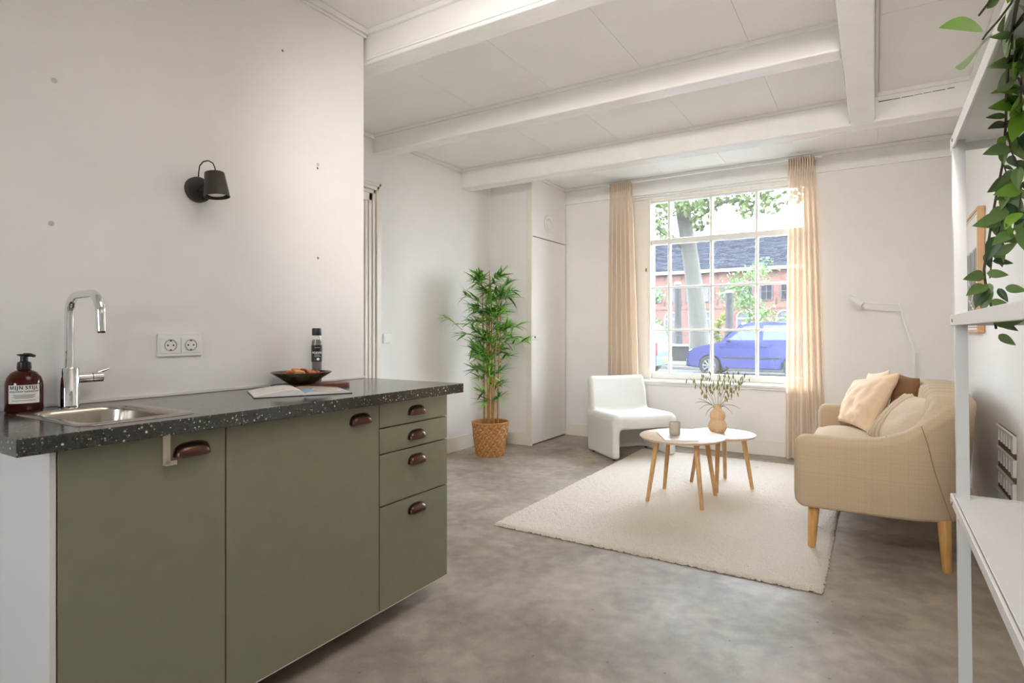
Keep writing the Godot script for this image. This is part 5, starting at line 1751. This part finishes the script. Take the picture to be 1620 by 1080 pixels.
# ---------------------------------------------------------------- bamboo in a basket
func build_plant() -> void:
	var at := V(-3.085, 0.0, -4.40)
	var bk := thing("plant_basket", "woven natural basket holding the bamboo plant", "basket", at)
	var h := 0.31
	var rad := func(y: float) -> float:
		return lerpf(0.132, 0.172, pow(clampf(y / h, 0, 1), 0.9))
	var b := MB.new()
	var lp := []
	for i in 9:
		lp.append(Vector2(rad.call(h * i / 8.0) - 0.004, h * i / 8.0))
	b.lathe([Vector2(0, 0.001)] + lp + [Vector2(rad.call(h) - 0.010, h)] + [Vector2(rad.call(0.2) - 0.010, 0.2), Vector2(0.0, 0.2)], 40)
	part("liner", b, M.rattan, bk)
	# two families of slanting strips passing over and under each other
	for fam in 2:
		b = MB.new()
		var n := 26
		for k in n:
			var rows := []
			for i in 29:
				var f := i / 28.0
				var y := h * f
				var a0 := TAU * k / n + (1.0 if fam == 0 else -1.0) * f * 1.35
				var over := 0.0032 * sin(f * PI * 13.0 + (k * PI) + (0.0 if fam == 0 else PI))
				var row := PackedVector3Array()
				for j in 3:
					var a := a0 + (j - 1) * 0.098
					var r: float = rad.call(y) + over + (0.0018 if j == 1 else 0.0)
					row.append(V(cos(a) * r, y, sin(a) * r))
				rows.append(row)
			b.grid(rows)
		part("woven_strips", b, M.rattan if fam == 0 else M.rattan_light, bk)
	b = MB.new()
	var ring := []
	for i in 49:
		ring.append(V(cos(TAU * i / 48) * (rad.call(h) - 0.002), h, sin(TAU * i / 48) * (rad.call(h) - 0.002)))
	b.tube(ring, 0.007, 8, false)
	part("rim", b, M.rattan_light, bk)
	b = MB.new()
	b.lathe([Vector2(0.155, 0.205), Vector2(0.15, 0.225), Vector2(0.09, 0.235), Vector2(0, 0.24)], 30)
	part("soil", b, M.soil, bk)
	# bamboo
	var t := thing("bamboo_plant", "tall leafy bamboo plant with bare canes standing in the basket", "plant", at + V(0, 0.235, 0))
	rng.seed = 61
	var canes := [[-0.055, 0.02, 1.42], [-0.03, -0.03, 1.50], [0.0, 0.04, 1.30], [0.015, -0.01, 1.45], [0.05, 0.02, 1.36], [0.065, -0.03, 1.22], [-0.015, 0.0, 1.1]]
	var tops := []
	for c in canes:
		b = MB.new()
		var pts := []
		var rr := []
		var dx: float = rng.randf_range(-0.05, 0.05) + c[0] * 0.6
		var dz := rng.randf_range(-0.05, 0.05)
		for i in 30:
			var f := i / 29.0
			pts.append(V(c[0] + dx * f * f, c[2] * f - 0.01, c[1] + dz * f * f))
			rr.append((0.0085 * (1.0 - 0.55 * f)) * (1.22 if i % 5 == 0 else 1.0))
		b.tube(pts, rr, 8)
		part("cane", b, M.cane, t)
		tops.append(pts)
	var lm := [bamboo_leaf(0.16, 0.080), bamboo_leaf(0.30, 0.092), bamboo_leaf(0.45, 0.072), bamboo_leaf(0.05, 0.085)]
	var mats := [M.leaf_a, M.leaf_b, M.leaf_c, M.leaf_d, M.leaf_b]
	var count := 0
	var rests := [MB.new(), MB.new(), MB.new(), MB.new()]
	var sprays := []
	for k in 112:
		var c: Array = tops[k % tops.size()]
		var f := rng.randf_range(0.36, 1.0) if k > 14 else rng.randf_range(0.20, 0.5)
		f = pow(f, 0.8) if k > 14 else f
		var i := mini(28, int(f * 29))
		var p: Vector3 = c[i]
		var a := rng.randf() * TAU
		var reach := rng.randf_range(0.06, 0.20) * (1.0 if f < 0.85 else 0.75)
		var q := p + V(cos(a) * reach, rng.randf_range(0.01, 0.10), sin(a) * reach)
		sprays.append([p, q, 11])
	# the two long side shoots
	sprays.append([tops[0][20], V(-0.24, 0.985, 0.20), 7])
	sprays.append([V(-0.20, 0.93, 0.16), V(-0.31, 1.05, 0.29), 10])
	sprays.append([V(-0.12, 0.88, 0.1), V(-0.19, 0.88, 0.2), 8])
	sprays.append([tops[4][17], V(0.28, 0.80, -0.02), 7])
	sprays.append([V(0.26, 0.79, -0.02), V(0.39, 0.83, -0.03), 9])
	sprays.append([tops[5][15], V(0.24, 0.70, 0.03), 7])
	for sp in sprays:
		b = MB.new()
		var p: Vector3 = sp[0]
		var q: Vector3 = sp[1]
		b.tube([p, p.lerp(q, 0.5) + V(0, 0.012, 0), q], [0.0022, 0.0016, 0.001], 5)
		part("twig", b, M.twig, t)
		var dir := (q - p).normalized()
		for j in sp[2]:
			var fr := rng.randf_range(0.45, 1.0)
			var r0 := p.lerp(q, fr) + V(0, 0.012 * (1.0 - absf(fr - 0.5) * 2.0), 0)
			var side := dir.cross(V(0, 1, 0)).normalized() * rng.randf_range(-1.0, 1.0)
			var ld := (dir * rng.randf_range(0.2, 0.9) + side + V(0, rng.randf_range(-0.35, 0.55), 0)).normalized()
			var ln := rng.randf_range(0.09, 0.155)
			var xf := Transform3D(look(ld, V(rng.randf_range(-0.5, 0.5), 1, rng.randf_range(-0.5, 0.5)), ln), r0)
			# keep clear of the wall behind
			if (at + xf.origin + xf.basis.z).x < DX + 0.02:
				continue
			var m: Material = mats[rng.randi() % mats.size()]
			if count % 4 == 0 and count < 1200:
				part("leaf", lm[rng.randi() % 4], m, t, xf)
			else:
				var rest: MB = rests[rng.randi() % 4]
				var src: Array = lm[rng.randi() % 4].surface_get_arrays(0)
				var vs: PackedVector3Array = src[Mesh.ARRAY_VERTEX]
				var ns: PackedVector3Array = src[Mesh.ARRAY_NORMAL]
				for e in range(0, vs.size(), 3):
					rest.tri(xf * vs[e], xf * vs[e + 1], xf * vs[e + 2], (xf.basis * ns[e]).normalized(), (xf.basis * ns[e + 1]).normalized(), (xf.basis * ns[e + 2]).normalized())
			count += 1
	for i in 4:
		var ro := part("foliage", rests[i], [M.leaf_a, M.leaf_b, M.leaf_c, M.leaf_d][i], t)
		ro.set_meta("kind", "stuff")

func bamboo_leaf(bend: float, wide: float) -> ArrayMesh:
	var b := MB.new()
	var rows := []
	for i in 7:
		var f := i / 6.0
		var w := wide * pow(sin(PI * pow(clampf(f, 0.02, 0.99), 0.55)), 0.9)
		var row := PackedVector3Array()
		for j in 3:
			var u := j - 1.0
			row.append(V(u * w, 0.25 * absf(u) * w - bend * f * f, f))
		rows.append(row)
	b.grid(rows)
	return b.mesh()

# ---------------------------------------------------------------- the street outside
func build_street() -> void:
	var g := -0.12
	mat("asphalt", Color8(70, 69, 68), 0.9, {"spec": 0.1, "tex": noise_tex(81, 0.02, grey(0.85), grey(1.0), 4), "scale": 0.4})
	mat("paving", Color8(103, 99, 94), 0.9, {"spec": 0.1, "tex": noise_tex(82, 0.03, grey(0.85), grey(1.0), 4), "scale": 0.6})
	mat("grass", Color8(74, 90, 44), 1.0, {"tex": noise_tex(83, 0.1, grey(0.7), grey(1.0), 3), "scale": 1.0})
	mat("plaster_dark", Color8(46, 44, 44), 0.9, {"spec": 0.1})
	mat("gutter", Color8(136, 136, 136), 0.6, {"spec": 0.1})
	mat("iron", Color8(29, 25, 29), 0.7)
	mat("dark_window", Color8(34, 33, 40), 0.15)
	mat("window_paint", Color8(130, 127, 125), 0.5)
	mat("door_paint", Color8(53, 54, 62), 0.5)
	var bt := img_tex(256, 256, func(x, y):
		var row: int = y / 8
		var off: int = 8 if row % 2 else 0
		var mort: bool = (y % 8) == 0 or ((x + off) % 16) == 0
		var h := float(hash(Vector2i((x + off) / 16, row)) % 100) / 100.0
		return Color(0.80, 0.75, 0.72) if mort else Color(0.68 + 0.14 * h, 0.55 + 0.11 * h, 0.52 + 0.10 * h))
	mat("brick", Color8(130, 117, 114), 0.95, {"spec": 0.1, "tex": bt, "scale": 0.30})
	var rt := img_tex(256, 256, func(x, y):
		var row: int = y / 16
		var u: float = (x % 16) / 16.0
		var w: float = (y % 16) / 16.0
		var h := float(hash(Vector2i(x / 16, row)) % 100) / 100.0
		var k := 0.40 + 0.20 * h
		if w > 0.80 or u < 0.14:
			k -= 0.18
		return Color(k * 0.98, k, k * 1.06))
	mat("roof_tile", Color8(117, 120, 130), 0.9, {"spec": 0.1, "tex": rt})
	M.roof_tile.uv1_scale = Vector3(7, 0.0625, 1)
	mat("bark", Color8(83, 82, 74), 0.95, {"tex": noise_tex(84, 0.02, grey(0.72), grey(1.0), 4), "scale": 0.8})
	mat("crown_a", Color8(77, 92, 44), 0.7, {"back": Color8(52, 64, 27)})
	mat("crown_b", Color8(68, 94, 46), 0.7, {"back": Color8(42, 60, 25)})
	mat("crown_c", Color8(107, 112, 46), 0.7, {"back": Color8(60, 64, 27)})
	struct("ground", boxes([[V(-60, g - 0.3, -60), V(50, g, -5.98)]]), M.asphalt, "grey street outside the window")
	struct("ground", boxes([[V(-30, g - 0.3, BZ + 0.26), V(30, g, 30)]]), M.paving, "paved yard behind the room")
	struct("pavement", boxes([[V(-60, g, -22.6), V(50, g + 0.1, -19.2)]], 0.01), M.paving, "raised pavement across the street")
	one("grass_verge", boxes([[V(-14, g + 0.1, -21.0), V(8, g + 0.14, -19.5)]], 0.02), M.grass, "light green grass strip around the street tree", "grass")
	var gw := thing("garden_wall", "low dark wall with pale coping and thin railing across the street", "wall", V(0, g, -23.05))
	part("wall_body", boxes([[V(-24, 0, -0.15), V(10, 0.68, 0.15)]], 0.01), M.plaster_dark, gw)
	part("coping", boxes([[V(-24, 0.68, -0.21), V(10, 0.76, 0.21)]], 0.01), M.gutter, gw)
	part("railing", fence_mesh(), M.door_paint, gw)
	# brick terrace
	var f := thing("brick_building", "long red brick building with grey tiled roof across the street", "building", V(-8.0, g, -35.0))
	part("wall", boxes([[V(-14, 0, -9), V(14, 5.05, 0)]]), M.brick, f)
	var b := MB.new()
	for sd in [1.0, -1.0]:
		for i in 26:
			var f0 := i / 26.0
			var f1 := (i + 1) / 26.0
			var z0 := lerpf(0.35 if sd > 0 else -9.15, -4.4, f0)
			var z1 := lerpf(0.35 if sd > 0 else -9.15, -4.4, f1)
			var y0 := lerpf(5.0, 7.55, f0)
			var y1 := lerpf(5.0, 7.55, f1)
			var nn := V(0, 0.88, 0.47 * sd)
			b.quad(V(-14.2, y0 + 0.05, z0), V(14.2, y0 + 0.05, z0), V(14.2, y1, z1), V(-14.2, y1, z1), nn, Vector2(0, 1.0 + i), Vector2(1, 1.0 + i), Vector2(1, i), Vector2(0, i))
			b.quad(V(-14.2, y0, z0), V(14.2, y0, z0), V(14.2, y0 + 0.05, z0), V(-14.2, y0 + 0.05, z0), V(0, 0, sd), Vector2(0, 1.0 + i), Vector2(1, 1.0 + i), Vector2(1, 0.95 + i), Vector2(0, 0.95 + i))
	part("roof", b, M.roof_tile, f)
	part("gutter", boxes([[V(-14.2, 4.78, 0.0), V(14.2, 5.06, 0.32)]], 0.02), M.gutter, f)
	part("brick_band", boxes([[V(-14, 2.62, 0), V(14, 2.72, 0.03)]]), M.brick, f)
	for k in range(-11, 12):
		var x := k * 1.08 + 0.53
		var w := part("window", boxes([[V(x - 0.30, 3.12, 0.0), V(x + 0.30, 4.04, 0.02)]]), M.dark_window, f)
		part("glazing_bar", boxes([[V(x - 0.33, 3.08, 0.0), V(x - 0.28, 4.08, 0.05)], [V(x + 0.28, 3.08, 0.0), V(x + 0.33, 4.08, 0.05)], [V(x - 0.02, 3.1, 0.0), V(x + 0.02, 4.06, 0.04)], [V(x - 0.3, 3.56, 0.0), V(x + 0.3, 3.6, 0.04)], [V(x - 0.33, 3.06, 0.0), V(x + 0.33, 3.11, 0.07)]]), M.door_paint, w)
		part("wall_anchor", boxes([[V(x + 0.5, 4.45, 0.0), V(x + 0.53, 4.85, 0.04)]]), M.iron, f)
		part("wall_anchor", boxes([[V(x + 0.5, 2.85, 0.0), V(x + 0.54, 3.2, 0.04)]]), M.iron, f)
	for k in range(-5, 6):
		var x := k * 2.16 + 1.5 - 0.02
		var poly := PackedVector2Array([Vector2(-0.38, 0), Vector2(0.38, 0), Vector2(0.38, 1.95)])
		var pin := PackedVector2Array()
		for i in 11:
			var a := PI * i / 10.0
			pin.append(Vector2(0.38 * cos(a), 1.95 + 0.38 * sin(a)))
		var door := PackedVector2Array([Vector2(-0.38, 0), Vector2(0.38, 0)])
		door.append_array(pin)
		b = MB.new()
		b.prism(door, 0.0, 0.02, Transform3D(Basis(), V(x, 0.1, 0)))
		var d := part("arched_door", b, M.door_paint, f)
		b = MB.new()
		var arc := [V(x - 0.42, 0.1, 0.03), V(x - 0.42, 2.05, 0.03)]
		for i in 11:
			var a := PI - PI * i / 10.0
			arc.append(V(x + 0.42 * cos(a), 2.05 + 0.42 * sin(a), 0.03))
		arc.append(V(x + 0.42, 0.1, 0.03))
		b.tube(arc, 0.045, 6)
		b.box(V(x - 0.4, 2.0, 0.0), V(x + 0.4, 2.08, 0.06))
		part("door_frame", b, M.window_paint, d)
		if k % 3 == 0:
			part("notice", boxes([[V(x - 0.12, 1.45, 0.02), V(x + 0.12, 1.8, 0.03)]]), M.paper, d)
	# the storeys above the room and the neighbouring houses on this side of the street
	struct("wall_facade", boxes([[V(-3.9, 2.95, -6.0), V(0.95, 11.0, BZ + 0.25)], [V(-14, g, -6.0), V(-3.9, 11.0, BZ + 0.25)], [V(0.95, g, -6.0), V(9, 11.0, BZ + 0.25)]]), M.brick, "brick house front above and beside the room")
	# trees
	street_tree()
	round_tree(V(-4.9, g + 0.0, -27.5), 1.5, 3.5, 1.75, "crown_b", 91, "round bright green tree in front of the brick building")
	round_tree(V(-9.6, g + 0.0, -27.5), 0.9, 2.5, 1.1, "crown_b", 92, "small bright green tree at the building beyond the parked cars")
	round_tree(V(-6.1, g + 0.0, -27.0), 0.1, 1.35, 0.5, "crown_c", 93, "yellow green bush by the dark post")
	for e in [[-8.35, 3.4], [-5.89, 2.95]]:
		var p := thing("street_post", "dark tall street post in front of the brick building", "post", V(e[0] * 0.9, g, -25.2), 0.0, "dark posts across the street")
		b = MB.new()
		b.lathe([Vector2(0, 0), Vector2(0.26, 0), Vector2(0.24, 0.4), Vector2(0.17, 1.4), Vector2(0.15, 2.0), Vector2(0.17, e[1] - 0.05), Vector2(0, e[1])], 14)
		part("shaft", b, M.iron, p)
		b = MB.new()
		b.lathe([Vector2(0, e[1] - 0.04), Vector2(0.14, e[1] - 0.03), Vector2(0.14, e[1] + 0.07), Vector2(0, e[1] + 0.1)], 12)
		part("cap", b, M.gutter, p)
	mat("car_blue", Color8(53, 59, 112), 0.22, {"metal": 0.15})
	mat("car_pale", Color8(99, 115, 132), 0.25, {"metal": 0.15})
	mat("car_glass", Color8(90, 99, 102), 0.08)
	mat("tyre", Color8(36, 35, 36), 0.85)
	mat("hubcap", Color8(122, 122, 125), 0.3, {"metal": 0.6})
	mat("tail_red", Color8(122, 24, 31), 0.25)
	mat("head_clear", Color8(122, 126, 127), 0.15)
	car(V(-4.78, g, -17.65), M.car_blue, "blue hatchback parked across the street", "parked cars")
	car(V(-8.96, g, -16.75), M.car_pale, "pale blue hatchback with red tail light parked ahead of the blue car", "parked cars")

func fence_mesh() -> MB:
	var b := MB.new()
	b.box(V(-24, 1.10, -0.03), V(10, 1.14, 0.03))
	for i in 35:
		b.box(V(-24 + i * 1.0, 0.76, -0.02), V(-23.95 + i * 1.0, 1.12, 0.02))
	return b

func leaf_cloud(b: MB, c: Vector3, r: Vector3, n: int, size: float) -> void:
	for i in n:
		var d := V(rng.randfn(), rng.randfn(), rng.randfn()).normalized() * pow(rng.randf(), 0.4)
		var p := c + d * r
		var a := V(rng.randfn(), rng.randfn(), rng.randfn()).normalized()
		var e := a.cross(V(rng.randfn(), rng.randfn(), rng.randfn())).normalized()
		var s := size * rng.randf_range(0.6, 1.2)
		var nn := a.cross(e).normalized()
		var m := p + nn * s * 0.12
		b.tri(p - a * s, m - e * s * 0.55, p + a * s, nn, nn, nn)
		b.tri(p - a * s, m + e * s * 0.55, p + a * s, nn, nn, nn)

func street_tree() -> void:
	var t := thing("street_tree", "tall plane tree with pale trunk between the parked cars", "tree", V(-5.25, 0.022, -20.2))
	var b := MB.new()
	b.tube(smooth([V(0.02, 0.0, 0), V(0.0, 0.6, 0), V(-0.10, 2.0, 0), V(-0.30, 3.6, 0), V(-0.55, 5.2, 0), V(-0.75, 7.0, 0)], 3), [0.42, 0.38, 0.35, 0.33, 0.32, 0.31, 0.30, 0.29, 0.28, 0.28, 0.27, 0.27, 0.26, 0.26, 0.26, 0.25, 0.24, 0.22, 0.2], 16)
	part("trunk", b, M.bark, t)
	rng.seed = 71
	for e in [[V(-0.4, 4.0, 0), V(-2.0, 5.2, 0.4), V(-3.2, 5.0, 0.6)], [V(-0.5, 4.9, 0), V(0.9, 5.5, 0.3), V(2.0, 5.3, 0.5)], [V(-0.55, 5.3, 0), V(1.4, 6.2, 0.2), V(3.6, 6.1, 0.4)]]:
		b = MB.new()
		b.tube(smooth(e, 3), [0.12, 0.11, 0.1, 0.09, 0.08, 0.07, 0.06, 0.05, 0.04, 0.03], 8)
		part("branch", b, M.bark, t)
	b = MB.new()
	for e in [[-1.7, 5.0, 0.5, 0.75, 110], [-2.3, 4.5, 0.5, 0.6, 80], [-0.9, 5.6, 0.6, 0.7, 110], [-2.6, 5.6, 0.4, 0.8, 120], [0.1, 5.3, 0.5, 0.55, 80], [0.15, 4.75, 0.6, 0.28, 30], [0.6, 5.6, 0.4, 0.5, 70], [1.35, 5.5, 0.4, 0.42, 44], [1.7, 5.1, 0.5, 0.4, 40], [2.3, 5.2, 0.5, 0.45, 44], [2.0, 5.7, 0.4, 0.5, 60], [3.1, 5.5, 0.4, 0.45, 46], [2.6, 6.1, 0.4, 0.6, 70], [3.7, 6.0, 0.4, 0.5, 46], [-1.2, 6.4, 0.2, 1.1, 160], [1.2, 6.6, 0.2, 1.1, 160], [3.0, 6.9, 0.2, 1.0, 130], [-3.0, 6.5, 0.3, 1.1, 150], [-0.9, 4.35, 0.7, 0.3, 30], [0.45, 4.3, 0.5, 0.22, 16]]:
		leaf_cloud(b, V(e[0], e[1], e[2]), V(e[3], e[3] * 0.72, e[3]), int(e[4] * 1.5), 0.13)
	var fo := part("foliage", b, M.crown_a, t)
	fo.set_meta("kind", "stuff")

func round_tree(at: Vector3, y0: float, y1: float, w: float, m: String, sd: int, label: String) -> void:
	var t := thing("green_tree" if y1 > 2.0 else "green_bush", label, "tree" if y1 > 2.0 else "bush", at)
	rng.seed = sd
	var b := MB.new()
	b.tube([V(0, -0.02, 0), V(0.02, y0 * 0.6, 0), V(0, (y0 + y1) * 0.5, 0)], [0.09, 0.08, 0.05], 8)
	part("trunk", b, M.bark, t)
	b = MB.new()
	for i in 16:
		var a := i * 2.4
		var rr := w * 0.62 * sqrt((i + 0.5) / 16.0)
		var h := lerpf(y0 + 0.3, y1 + 0.7, fmod(i * 0.618, 1.0))
		leaf_cloud(b, V(rr * cos(a), h, rr * sin(a)), V(w * 0.38, w * 0.32, w * 0.38), 60, 0.11)
	var fo := part("foliage", b, M[m], t)
	fo.set_meta("kind", "stuff")

func car(at: Vector3, paint: Material, label: String, group: String) -> void:
	# front at local x = 0, rear at x = 3.55, centre line z = 0
	var c := thing("hatchback_car", label, "car", at, 0.0, group)
	var body := [Vector2(0.10, 0.24), Vector2(0.02, 0.34), Vector2(0.0, 0.52), Vector2(0.05, 0.70), Vector2(0.22, 0.80), Vector2(0.60, 0.90), Vector2(0.98, 0.98), Vector2(2.2, 1.0), Vector2(3.46, 1.02), Vector2(3.53, 0.88), Vector2(3.55, 0.5), Vector2(3.50, 0.28)]
	var poly := PackedVector2Array(body)
	# underside from rear to front with wheel arches
	for ax in [2.93, 0.66]:
		poly.append(Vector2(ax + 0.345, 0.22))
		for i in 9:
			var a := PI * i / 8.0
			poly.append(Vector2(ax + 0.335 * cos(a), 0.30 + 0.335 * sin(a)))
		poly.append(Vector2(ax - 0.345, 0.22))
	var inner := PackedVector2Array()
	var cen := Vector2(1.77, 0.62)
	for p in poly:
		inner.append(cen + (p - cen) * Vector2(0.965, 0.90))
	var b := MB.new()
	b.prism(poly, -0.70, 0.70, Transform3D(), true)
	for sg in [-1.0, 1.0]:
		for i in poly.size():
			var i2 := (i + 1) % poly.size()
			var n0 := V((poly[i] - cen).x * 0.1, (poly[i] - cen).y * 0.5, sg).normalized()
			var n1 := V((poly[i2] - cen).x * 0.1, (poly[i2] - cen).y * 0.5, sg).normalized()
			b.tri(V(poly[i].x, poly[i].y, sg * 0.70), V(poly[i2].x, poly[i2].y, sg * 0.70), V(inner[i2].x, inner[i2].y, sg * 0.78), n0, n1, n1)
			b.tri(V(poly[i].x, poly[i].y, sg * 0.70), V(inner[i2].x, inner[i2].y, sg * 0.78), V(inner[i].x, inner[i].y, sg * 0.78), n0, n1, n0)
		var idx := Geometry2D.triangulate_polygon(inner)
		for i in range(0, idx.size(), 3):
			var nn := V(0, 0, sg)
			b.tri(V(inner[idx[i]].x, inner[idx[i]].y, sg * 0.78), V(inner[idx[i + 1]].x, inner[idx[i + 1]].y, sg * 0.78), V(inner[idx[i + 2]].x, inner[idx[i + 2]].y, sg * 0.78), nn, nn, nn)
	part("body", b, paint, c)
	# cabin
	var wid := func(y: float) -> float:
		return lerpf(0.745, 0.585, clampf((y - 0.95) / 0.58, 0, 1))
	var cab := [Vector2(0.94, 0.95), Vector2(1.30, 1.28), Vector2(1.52, 1.46), Vector2(1.72, 1.525), Vector2(2.4, 1.545), Vector2(3.15, 1.50), Vector2(3.34, 1.43), Vector2(3.47, 1.0)]
	b = MB.new()
	var rows := []
	for p in cab:
		var w: float = wid.call(p.y)
		rows.append(PackedVector3Array([V(p.x, p.y, -w), V(p.x, p.y, -w * 0.5), V(p.x, p.y + 0.012, 0), V(p.x, p.y, w * 0.5), V(p.x, p.y, w)]))
	b.grid(rows)
	for sg in [-1.0, 1.0]:
		var pc := PackedVector2Array(cab)
		var idx := Geometry2D.triangulate_polygon(pc)
		var nn := V(0, 0.27, sg).normalized()
		for i in range(0, idx.size(), 3):
			var q := []
			for j in 3:
				var p: Vector2 = pc[idx[i + j]]
				q.append(V(p.x, p.y, sg * wid.call(p.y)))
			b.tri(q[0], q[1], q[2], nn, nn, nn)
	part("cabin", b, paint, c)
	for sg in [-1.0, 1.0]:
		for win in [[Vector2(1.20, 1.03), Vector2(1.62, 1.42), Vector2(2.02, 1.45), Vector2(2.02, 1.03)], [Vector2(2.12, 1.03), Vector2(2.12, 1.45), Vector2(2.72, 1.45), Vector2(2.82, 1.05)], [Vector2(2.92, 1.07), Vector2(2.84, 1.43), Vector2(3.16, 1.40), Vector2(3.28, 1.10)]]:
			b = MB.new()
			var nn := V(0, 0.27, sg).normalized()
			var q := []
			for p in win:
				q.append(V(p.x, p.y, sg * (wid.call(p.y) + 0.006)))
			b.quad(q[0], q[1], q[2], q[3], nn)
			part("side_window", b, M.car_glass, c)
		b = MB.new()
		b.lathe([Vector2(0, -0.5), Vector2(0.6, -0.4), Vector2(1, 0), Vector2(0.7, 0.6), Vector2(0, 0.7)], 10, Transform3D(Basis().scaled(V(0.06, 0.09, 0.09)), V(1.22, 1.02, sg * 0.84)))
		part("mirror", b, M.tyre, c)
		part("door_handle", boxes([[V(2.05, 0.84, sg * 0.78 - 0.012), V(2.22, 0.875, sg * 0.78 + 0.012)]], 0.005), M.tyre, c)
		part("side_strip", boxes([[V(1.05, 0.52, sg * 0.785 - 0.01), V(2.55, 0.56, sg * 0.785 + 0.01)]], 0.004), M.tyre, c)
		part("head_lamp", boxes([[V(0.06, 0.60, sg * 0.60 - 0.12), V(0.30, 0.76, sg * 0.60 + 0.145)]], 0.05), M.head_clear, c)
		part("tail_lamp", boxes([[V(3.40, 0.56, sg * 0.66 - 0.07), V(3.56, 0.98, sg * 0.66 + 0.115)]], 0.03), M.tail_red, c)
		for ax in [0.66, 2.93]:
			b = MB.new()
			var xf := Transform3D(Basis(V(1, 0, 0), PI / 2 * sg), V(ax, 0.29, sg * 0.66))
			b.lathe([Vector2(0.0, -0.09), Vector2(0.27, -0.09), Vector2(0.29, -0.06), Vector2(0.29, 0.09), Vector2(0.265, 0.115), Vector2(0.19, 0.11), Vector2(0.18, 0.09), Vector2(0, 0.09)], 28, xf)
			var wh := part("wheel", b, M.tyre, c)
			b = MB.new()
			b.lathe([Vector2(0.05, 0.108), Vector2(0.0, 0.115)], 12, xf)
			b.lathe([Vector2(0.19, 0.10), Vector2(0.185, 0.116), Vector2(0.16, 0.112)], 28, xf)
			for k in 8:
				var a := TAU * k / 8.0
				var dd := V(cos(a), 0, sin(a))
				b.tube([xf * (dd * 0.03 + V(0, 0.104, 0)), xf * (dd * 0.175 + V(0, 0.108, 0))], [0.022, 0.028], 6)
			part("hubcap", b, M.hubcap, wh)
	b = MB.new()
	b.quad(V(1.02, 1.04, -0.64), V(1.02, 1.04, 0.64), V(1.50, 1.455, 0.55), V(1.50, 1.455, -0.55), V(-0.65, 0.75, 0))
	for i in b.v.size():
		b.v[i] += V(-0.008, 0.02, 0)
	part("windscreen", b, M.car_glass, c)
	b = MB.new()
	b.quad(V(3.462, 1.07, -0.58), V(3.462, 1.07, 0.58), V(3.37, 1.39, 0.5), V(3.37, 1.39, -0.5), V(0.95, 0.25, 0))
	part("rear_window", b, M.car_glass, c)
	part("bumper", boxes([[V(3.46, 0.26, -0.72), V(3.60, 0.52, 0.72)]], 0.04), paint, c)
	part("bumper", boxes([[V(-0.04, 0.24, -0.70), V(0.12, 0.48, 0.70)]], 0.05), paint, c)
	part("number_plate", boxes([[V(3.595, 0.36, -0.26), V(3.605, 0.46, 0.26)]], 0.002), M.crown_c, c)
